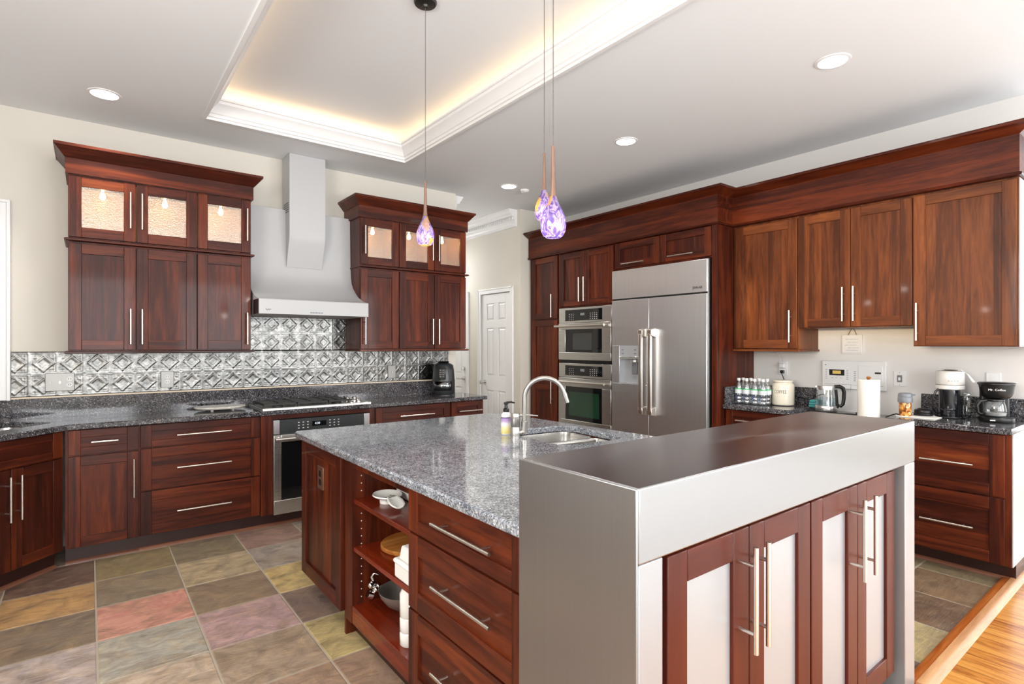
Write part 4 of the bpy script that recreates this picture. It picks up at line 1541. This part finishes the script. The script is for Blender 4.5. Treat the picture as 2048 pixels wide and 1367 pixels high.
# pod coffee machine
t = thing('pod_coffee_machine', 'white and black pod coffee machine with a pale round head', 'coffee machine', (4.53, 1.108, .9175), radians(-62))
MB().lathe([(0, 0), (.082, 0), (.085, .004), (.082, .010), (.06, .012), (0, .012)], (0, .0, 0), 32).build('foot', [gloss_blk], t)
MB().lathe([(0, .012), (.056, .012), (.058, .02), (.058, .19), (0, .19)], (0, .012, 0), 32).build('column', [gloss_blk], t, smooth=50)
m = MB().lathe([(0, .186), (.07, .186), (.078, .19), (.078, .214), (.0765, .216)], n=36)
m.lathe([(.0765, .219), (.078, .221), (.078, .296), (.073, .306), (.06, .31), (0, .31)], n=36)
h = m.build('head', [plain('machine_white', lin(222, 219, 214), .25, coat=.3)], t, smooth=45)
MB().lathe([(0, .309), (.04, .309), (.042, .313), (.03, .318), (0, .318)], n=28).build('lid_button', [gloss_blk], h)
MB().lathe([(.0772, .2155), (.0772, .2195)], n=36, cap=False).build('seam', [marks], h)
m = MB()
for i in range(4):
    m.box(-.030 + i * .016, -.023 + i * .016, -.0785, -.074, .244, .247)
m.build('lettering', [marks], h)
MB().box(-.02, .07, .05, .09, .03, .24).build('rear_case', [gloss_blk], t, bevel=.01)
m = MB().lathe([(0, .052), (.038, .052), (.042, .057), (.04, .064), (0, .064)], (-.02, -.055, 0), 24)
m.box(-.03, -.01, -.05, 0, .04, .056)
m.build('cup_stand', [gloss_blk], t, smooth=45)
m = MB().tube([(-.055, -.03, .20), (-.085, -.03, .17), (-.10, -.03, .12), (-.10, -.02, .07), (-.085, .0, .035), (-.06, .01, .02)], [.008, .007, .006, .005, .005, .005], n=10)
m.build('lever', [gloss_blk], t, smooth=60)
m = MB().box(.078, .11, -.02, .05, .012, .17)
m.build('water_tank', [clear_glass], t, bevel=.01)
vs = [(-.07, -.01, .314), (-.04, .05, .3175), (.07, .045, .3165), (.105, .02, .285), (.135, .0, .235), (.105, -.05, .235), (.08, -.04, .29), (.05, -.02, .3165)]
m = MB().add([vs[0], vs[1], vs[2], vs[7], vs[3], vs[6], vs[4], vs[5]], [(0, 1, 2, 3), (3, 2, 4, 5), (5, 4, 6, 7)])
vs2 = m
o = m.build('paper_sheet', [paper], smooth=0)
o.location, o.rotation_euler = t.location, t.rotation_euler
o.modifiers.new('s', 'SOLIDIFY').thickness = .0015
o.modifiers['s'].offset = 1
tag(o, 'white paper sheet draped over the pod coffee machine', 'paper')

# drip coffee maker
t = thing('coffee_maker', 'black drip coffee maker with glass carafe at the right end of the counter', 'coffee maker', (4.51, .868, .9175), radians(-70))
m = MB().lathe([(0, 0), (.084, 0), (.088, .006), (.086, .026), (.07, .034), (0, .034)], n=36)
m.build('base', [black_pl], t, smooth=45)
MB().lathe([(0, .034), (.05, .034), (.052, .037), (0, .038)], (-.008, -.012, 0), 28).build('hotplate', [dark_grey], t)
m = MB()
pr = [(.03, .03), (.085, .03), (.088, .18), (.02, .18)]
m.prism([(.03, .02), (.088, .02), (.09, .20), (.045, .20)], 'x', -.072, .072)
m.build('rear_column', [black_pl], t, bevel=.012)
m = MB().lathe([(0, .150), (.06, .150), (.07, .158), (.080, .18), (.087, .225), (.09, .232)], n=36)
m.build('brew_head', [black_pl], t, smooth=45)
MB().lathe([(.09, .232), (.094, .234), (.094, .241), (.088, .246), (0, .25)], n=36).build('lid', [black_pl], t, smooth=45)
text_mesh('Mr. Coffee', .019, marks_w, 'lettering', t, (-.012, -.0865, .203), FRONT @ Matrix.Rotation(radians(-8), 3, 'X'), depth=.0004)
c = MB().lathe([(.046, .039), (.052, .042), (.056, .07), (.052, .105), (.044, .128)], (-.008, -.018, 0), n=32, cap=False)
c = c.build('carafe', [clear_glass], t, smooth=60)
MB().lathe([(.0, .0405), (.050, .0405), (.055, .06), (0, .061)], (-.008, -.018, 0), 28).build('carafe_band', [plain('carafe_band', lin(190, 190, 188), .3, .6)], c, smooth=50)
MB().lathe([(.0455, .128), (.047, .134), (.044, .142), (.02, .148), (0, .148)], (-.008, -.018, 0), 28).build('carafe_lid', [black_pl], c)
m = MB().tube([(-.05, -.03, .135), (-.085, -.045, .13), (-.1, -.05, .10), (-.098, -.05, .06), (-.085, -.045, .048), (-.062, -.032, .055)], [.009, .009, .008, .008, .007, .006], n=10)
m.build('carafe_handle', [black_pl], c, smooth=60)
MB().box(-.045, -.02, -.092, -.084, .012, .018).build('switch', [marks_w], t)
m = MB().tube([(4.60, 1.02, 1.045), (4.60, .985, 1.03), (4.59, .965, 1.01), (4.575, .95, .985)], .004, n=8).tube([(4.60, 1.02, 1.045), (4.62, 1.05, 1.0), (4.63, 1.05, .95), (4.62, 1.03, .9215)], .004, n=8)
tag(m.build('power_cord', [black_pl]), 'black cord between the two coffee machines', 'cord')

# ------------------------------------------------------------------ island
IX = .97
# end unit with panel and outlet
t = thing('island_end_cabinet', 'cherry end cabinet of the island with a framed panel and bronze outlet', 'cabinet', (IX, 3.24, 0), RZ)
MB().box(.0, .63, .022, 1.40, .1, .863).build('body', [wood_v], t)
MB().box(.05, .63, .105, 1.35, 0, .1).build('toe_kick', [toe_wood], t)
p = shaker(.0, .617, .102, .862, s=.072).build('framed_panel', [wood_v, wood_h], t, bevel=.002)
m = MB().box(.262, .396, .003, .012, .612, .735)
MB().box(.262, .350, .004, .0115, .632, .752).build('cover_plate', [bronze_pl], p, bevel=.002)
m = MB()
for i in (-1, 1):
    m.box(.306 - .017, .306 + .017, .0025, .0045, .692 + i * .022 - .016, .692 + i * .022 + .016)
m.build('sockets', [black_pl], p)
# open shelf unit
t = thing('island_shelf_unit', 'open cherry shelf unit in the island between the end panel and drawers', 'cabinet', (IX + .015, 2.609, 0), RZ)
W = .697
y_o0, y_o1 = .085, .697            # opening in local x
m = MB()
m.box(0, .018, 0, .42, 0, .863); m.box(.018, y_o0, .0, .02, .08, .863)
m.box(y_o0, y_o0 + .012, .0, .42, .165, .863); m.box(.685, W, .0, .42, .08, .863)
m.box(y_o0 + .012, .685, .40, .42, .145, .863)
m.box(y_o0 + .012, .685, .0, .02, .82, .863)
m.build('body', [wood_v], t)
MB().box(y_o0 + .0005, .6845, .003, .42, .08, .165).build('bottom_shelf', [wood_in], t, bevel=.002)
MB().box(.019, W, .05, .42, 0, .079).build('toe_kick', [toe_wood], t)
for z in (.672, .445):
    MB().box(y_o0 + .0125, .6845, .006, .40, z - .021, z).build('shelf', [wood_in], t, bevel=.002)
m = MB()
for i in range(17):
    z = .20 + i * .036
    m.cyl((y_o0 + .0118, .045, z), (y_o0 + .0132, .045, z), .0028, n=8)
    m.cyl((y_o0 + .0118, .34, z), (y_o0 + .0132, .34, z), .0028, n=8)
m.build('shelf_pin_holes', [marks_w], t)
# drawer unit
t = thing('island_drawer_unit', 'cherry three-drawer unit in the island beside the steel counter', 'cabinet', (IX, 1.911, 0), RZ)
W = .726
MB().box(0, W, .022, .50, .08, .863).build('body', [wood_v], t)
MB().box(0, W, .065, .50, 0, .08).build('toe_kick', [toe_wood], t)
for z0, z1, hz in ((.692, .857, .781), (.402, .683, .562), (.084, .393, .264)):
    drawer(t, .003, W - .003, z0, z1, (False, .24, .59, hz), s=.072)
t = thing('island_rear_cabinet', 'plain cherry rear half of the island under the granite sink', 'cabinet', (1.47, 1.19, 0))
m = MB()
m.box(.03, .9, 0.002, .02, .08, .863); m.box(.03, .048, 0.02, 1.33, .08, .863); m.box(.882, .90, .02, 1.33, .08, .863); m.box(.048, .882, .02, 1.33, .08, .10)
m.build('body', [wood_v], t)
MB().box(.05, .85, .03, 1.33, 0, .08).build('toe_kick', [toe_wood], t)

# granite with sink cut-out
G0, G1 = .938, 2.43
SH = rrect(2.10, 2.245, .225, .275, .11, radians(-6))
poly = [(G0, 1.1838), (G1 + .03, 1.1838), (G1 + .02, 2.0), (G1, 2.4), (G1 - .02, 2.9), (G1 - .045, 3.2), (G1 - .08, 3.265), (G1 - .14, 3.285), (G0 + .03, 3.285), (G0 + .008, 3.276), (G0, 3.255)]
o = slab(poly, .864, .900, SH, [granite_island_sheen], 'island_countertop', bev=.008)
tag(o, 'large grey speckled granite countertop of the island with a sink cut-out', 'countertop')
t = thing('island_sink', 'steel double-bowl undermount sink in the island granite', 'sink', (2.10, 2.245, .67))
for dy, hy in ((.137, .125), (-.138, .125)):
    a = radians(-6)
    cx, cy = -sin(a) * dy, cos(a) * dy
    bowl(t, rrect(cx, cy, .218, hy + .008, .055, a), .193, .17)
MB().prism([(p[0] - 2.10, p[1] - 2.245) for p in rrect(2.10, 2.245, .225, .03, .01, radians(-6))], 'z', .165, .188).build('divider', [steel_bowl], t, bevel=.005)

# faucet
t = thing('faucet', 'brushed nickel gooseneck faucet with side lever on the island', 'faucet', (1.852, 2.372, .900))
MB().lathe([(.027, 0), (.027, .045), (.0255, .047), (.0255, .052), (.027, .054), (.027, .10), (.025, .102), (.025, .118), (.022, .124), (0, .126)], n=28).build('body', [faucet_m], t, smooth=40)
e = Vector((.040, -.030, 0))
m = MB().tube([(0, 0, .018), (e.x * .7, e.y * .7, .018), (e.x, e.y, .03), (e.x, e.y, .075)], .015, n=14)
m.lathe([(.017, 0), (.017, .06), (.014, .062)], (e.x, e.y, .02), 18)
m.build('side_arm', [faucet_m], t, smooth=50)
dirv = Vector((.80, -.60, 0)).normalized()
pts = [(e.x, e.y, .07), (e.x, e.y, .15), (e.x, e.y, .205)]
R_ = .112
for i in range(1, 15):
    a = pi * (1 - i / 14 * .93)
    pts.append((e.x + dirv.x * R_ * (1 + cos(a)), e.y + dirv.y * R_ * (1 + cos(a)), .205 + R_ * sin(a)))
m = MB().tube(pts, .0125, n=16)
l = Vector(pts[-1]); pd = (l - Vector(pts[-2])).normalized()
m.build('spout', [faucet_m], t, smooth=60)
m = MB().cyl(l - pd * .005, l + pd * .012, .0145).cyl(l + pd * .012, l + pd * .05, .0135, .012)
m.build('spray_head', [faucet_m], t, smooth=40)
m = MB().tube([(.01, -.01, .112), (.06, -.045, .114), (.10, -.075, .110)], [.006, .005, .004], n=10)
m.build('lever', [faucet_m], t, smooth=50)

# soap
t = thing('soap_bottle', 'white pump soap bottle with purple and yellow label beside the faucet', 'soap dispenser', (1.845, 2.445, .9003))
MB().lathe([(0, 0), (.028, 0), (.031, .004), (.031, .098), (.029, .112), (.02, .122), (.013, .126), (0, .126)], n=28, sx=1, sy=.8).build('bottle', [ceramic], t, smooth=50)
MB().lathe([(.0316, .008), (.0316, .092)], n=28, sx=1, sy=.8, cap=False).build('label', [soap_label], t, smooth=60)
MB().lathe([(.0317, .092), (.0317, .097)], n=28, sx=1, sy=.8, cap=False).build('label_band', [plain('dark_purple', lin(70, 50, 90), .4)], t)
m = MB().lathe([(.0, .124), (.016, .124), (.016, .142), (.01, .146), (.008, .165), (.013, .168), (.013, .178), (0, .18)], n=18)
m.tube([(0, 0, .177), (.025, -.014, .179), (.042, -.024, .174)], [.006, .0055, .004], n=8)
m.build('pump', [black_pl], t, smooth=45)

# things on the island shelves
t = thing('spoon_rest', 'white ceramic spoon rest with a floral pattern on the top shelf', 'spoon rest', (1.085, 2.305, .6725), radians(-96))
m = MB()
prof = [(0, .020), (.05, .022), (.07, .030), (.078, .036), (.076, .041), (.066, .036), (.048, .028), (0, .026)]
m.lathe(prof, (-.05, 0, 0), 32, sx=1.0, sy=.85)
m.lathe([(0, 0), (.034, 0), (.036, .02), (0, .021)], (-.05, 0, 0), 24)
m.build('bowl', [ceramic], t, smooth=60)
m = MB()
pts, rr = [], []
vs, fs = [], []
for i in range(10):
    u = i / 9
    hw = .022 + .014 * sin(u * pi * .9) - .0 * u
    if i == 9:
        hw = .02
    x = .012 + .10 * u
    z = .034 - .024 * u + .004
    for k, (yy, dz) in enumerate(((-hw, .006), (-hw * .7, 0), (0, -.003), (hw * .7, 0), (hw, .006))):
        vs.append((x, yy, z + dz))
for i in range(9):
    for k in range(4):
        fs.append((i * 5 + k, i * 5 + k + 1, (i + 1) * 5 + k + 1, (i + 1) * 5 + k))
m.add(vs, fs)
o = m.build('handle_rest', [ceramic], t, smooth=80)
o.modifiers.new('s', 'SOLIDIFY').thickness = .006
m = MB()
rnd = random.Random(9)
for i in range(16):
    a, r = rnd.uniform(-.9, 2.3), rnd.uniform(.02, .05)
    m.lathe([(0, .0015), (.004, .001), (.005, 0)], (-.05 + r * cos(a), r * .85 * sin(a), .0275 + r * .06), 8)
m.m = [i % 3 for i in range(len(m.f))]
m.build('flowers', [red_m, dark_grey, green_m], t)
t = MB().box(1.175, 1.35, 1.94, 2.44, .6725, .79)
tag(t.build('storage_box', [white_box], bevel=.006), 'white box at the back of the top island shelf', 'box')
m = MB().lathe([(0, .0), (.145, .0), (.152, .006), (.152, .018), (.148, .022), (0, .022)], (1.222, 2.352, .4455), 48)
tag(m.build('serving_board', [wood_board], smooth=40), 'round striped wooden board on the middle island shelf', 'board')
m = MB().box(.995, 1.16, 1.93, 2.085, .4455, .505)
m.box(1.0, 1.155, 1.93, 2.08, .505, .512)
m = MB()
m.box(.995, 1.145, 1.935, 2.085, .4455, .520)
m.box(.990, 1.150, 1.93, 2.09, .505, .525)
tag(m.build('storage_box', [white_box], bevel=.01, seg=3), 'lower white lidded box on the middle island shelf', 'box')
m = MB().prism([(1.0, .5255), (1.13, .5255), (1.12, .58), (1.012, .58)], 'y', 1.93, 2.055)
tag(m.build('storage_box', [white_box], bevel=.008), 'upper white box stacked on the lidded box', 'box')
# metal bowl with chrome bracket
t = thing('mixing_bowl', 'steel mixing bowl with chrome grape-cluster handles on the bottom island shelf', 'bowl', (1.175, 2.345, .1655), radians(52))
t.scale = (.86, .86, .86)
m = MB().lathe([(0, .004), (.05, 0), (.055, .004), (.10, .035), (.13, .075), (.142, .105), (.139, .106), (.127, .077), (.097, .039), (.05, .009), (0, .009)], n=40)
m.build('bowl', [plain('pewter', lin(176, 173, 166), .35, .7)], t, smooth=60)
for s_ in (1, -1):
    m = MB()
    rnd = random.Random(4)
    for i in range(8):
        px, py, pz = -.05 - rnd.uniform(-.03, .03), s_ * (.145 + rnd.uniform(-.012, .03)), .115 + rnd.uniform(0, .05)
        m.lathe([(0, -.015), (.010, -.011), (.015, 0), (.010, .011), (0, .015)], (px, py, pz), 12)
    m.tube([(-.05, s_ * .15, .15), (-.05, s_ * .17, .19), (-.05, s_ * .155, .21), (-.045, s_ * .135, .20)], [.008, .007, .005, .003], n=10)
    m.cyl((-.06, s_ * .165, .10), (-.075, s_ * .185, .11), .026, .02, n=16)
    m.build('handle', [chrome], t, smooth=60)
m = MB().lathe([(0, 0), (.036, 0), (.04, .004), (.04, .05), (.036, .055), (.04, .06), (.04, .11), (.036, .115), (.04, .12), (.04, .21), (.03, .23), (0, .232)], (1.05, 2.055, .1655), 24)
tag(m.build('white_canister', [ceramic], smooth=45), 'tall ribbed white canister on the bottom island shelf', 'canister')

# ------------------------------------------------------------------ steel bar counter
SX0, SX1, SY0, SY1, SZ, SA = .936, 2.682, .772, 1.183, 1.0877, .9205
t = thing('steel_counter', 'brushed stainless steel waterfall bar counter at the front of the island', 'counter', (1.81, .978, 0))
MB().box(SX0 + .0065, SX1, SY0, SY1, SA, SZ).build('top', [steel_top], t, world=True, bevel=.004, seg=3)
MB().box(SX0, SX0 + .006, SY0 + .001, SY1, 0, SZ - .0008).build('end_panel', [brushed('steel_counter_end', lin(176, 177, 180), 0.36, var=0.04)], t, world=True, bevel=.0025)
MB().box(SX0 + .0062, 1.026, SY0 + .0005, SY1, 0, SA - .0006).build('side_panel', [steel_leg], t, world=True, bevel=.0025)
MB().box(2.574, SX1, SY0 + .0005, SY1, 0, SA - .0006).build('side_panel', [steel_leg], t, world=True, bevel=.003)
MB().box(1.027, 2.573, SY1 - .02, SY1, .0, SA - .0006).build('rear_panel', [steel], t, world=True)
t = thing('bar_cabinet', 'cherry cabinet with four steel-panelled doors under the steel counter', 'cabinet', (1.077, .797, 0))
MB().box(0, 1.458, .022, .36, .10, .915).build('body', [satin_v], t)
MB().box(.02, 1.44, .07, .36, 0, .10).build('toe_kick', [toe_wood], t)
for x0, x1, hx in ((0, .363, .312), (.3668, .730, .3775), (.740, 1.0956, 1.032), (1.0994, 1.456, 1.1275)):
    o = shaker(x0, x1, .102, .901, hole=True, s=.079).build('door', [satin_v, satin_h], t, bevel=.003)
    bar(True, .586, .867, hx, off=.047, r=.007).build('handle', nickel, o)
    MB().box(x0 + .076, x1 - .076, .011, .015, .178, .824).build('steel_insert', [steel_pane], o)

# ------------------------------------------------------------------ ceiling fixtures
def downlight(label, x, y):
    t = thing('recessed_light', label, 'ceiling light', (x, y, ZC), 0, 'recessed ceiling lights')
    MB().lathe([(.072, -.001), (.074, -.006), (.088, -.004), (.09, 0.0), (.072, 0.0)], n=36).build('trim_ring', [white_paint], t, smooth=50)
    MB().lathe([(0, -.003), (.072, -.003), (.072, -.001), (0, -.001)], n=36).build('lens', [lamp_disc], t)
    l = bpy.data.lights.new('downlight_beam', 'SPOT')
    l.energy, l.color, l.spot_size, l.spot_blend, l.shadow_soft_size = 44, (1, .93, .84), radians(120), .7, .07
    lo = bpy.data.objects.new('downlight_beam', l)
    COL.objects.link(lo)
    lo.parent = t
    lo.location = (0, 0, -.02)


downlight('round recessed ceiling light above the left wall cabinet', .078, 4.31)
downlight('large-looking recessed ceiling light nearest the camera, at upper right', 3.285, 1.33)
downlight('recessed ceiling light in front of the refrigerator, middle of the right row', 3.305, 2.835)
downlight('recessed ceiling light farthest back, near the hall door', 3.32, 4.355)
t = thing('smoke_detector', 'small white ceiling sensor beside the farthest recessed light', 'sensor', (3.53, 4.36, ZC), radians(20))
MB().lathe([(0, -.03), (.03, -.028), (.042, -.018), (.045, 0), (0, 0)], n=28).build('body', [white_pl], t, smooth=45)
MB().box(-.06, .0, -.018, .018, -.022, -.001).build('sensor_arm', [white_paint], t, bevel=.006)


def pendant(label, x, y, zb):
    t = thing('pendant_light', label, 'pendant light', (x, y, zb), 0, 'art glass pendants over the island')
    MB().lathe([(0, -.03), (.012, -.03), (.016, -.02), (.055, -.014), (.06, -.006), (.06, 0), (0, 0)], (0, 0, ZT - zb), 28).build('canopy', [plain('dark_pewter', lin(70, 70, 68), .35, .8)], t, smooth=45)
    MB().cyl((0, 0, .335), (0, 0, ZT - zb - .02), .0016, n=8).build('cord', [plain('cord_grey', lin(90, 86, 84), .5)], t)
    MB().lathe([(.026, 0), (.036, .006), (.044, .022), (.0472, .045), (.045, .068), (.037, .092), (.027, .112), (.018, .132), (.0125, .150)], n=32, cap=False).build('shade', [art_glass], t, smooth=80)
    MB().lathe([(.0125, .150), (.0095, .175), (.008, .22), (.007, .28), (.0062, .335), (0, .336)], n=18, cap=False).build('stem', [stem_glass], t, smooth=60)
    MB().lathe([(0, .012), (.012, .014), (.02, .026), (.018, .045), (.01, .06), (0, .064)], n=18).build('bulb', [bulb_white], t, smooth=60)
    l = bpy.data.lights.new('pendant_glow', 'POINT')
    l.energy, l.color, l.shadow_soft_size = 1.6, (1, .92, .84), .02
    lo = bpy.data.objects.new('pendant_glow', l)
    COL.objects.link(lo)
    lo.parent = t
    lo.location = (0, 0, -.03)


pendant('purple and amber teardrop glass pendant hanging left, with its dark ceiling canopy in view', 1.40, 2.56, 1.922)
pendant('nearest and lowest teardrop glass pendant of the right-hand pair', 1.348, 1.50, 1.792)
pendant('higher teardrop glass pendant partly hidden behind the nearest one', 1.80, 2.07, 2.020)
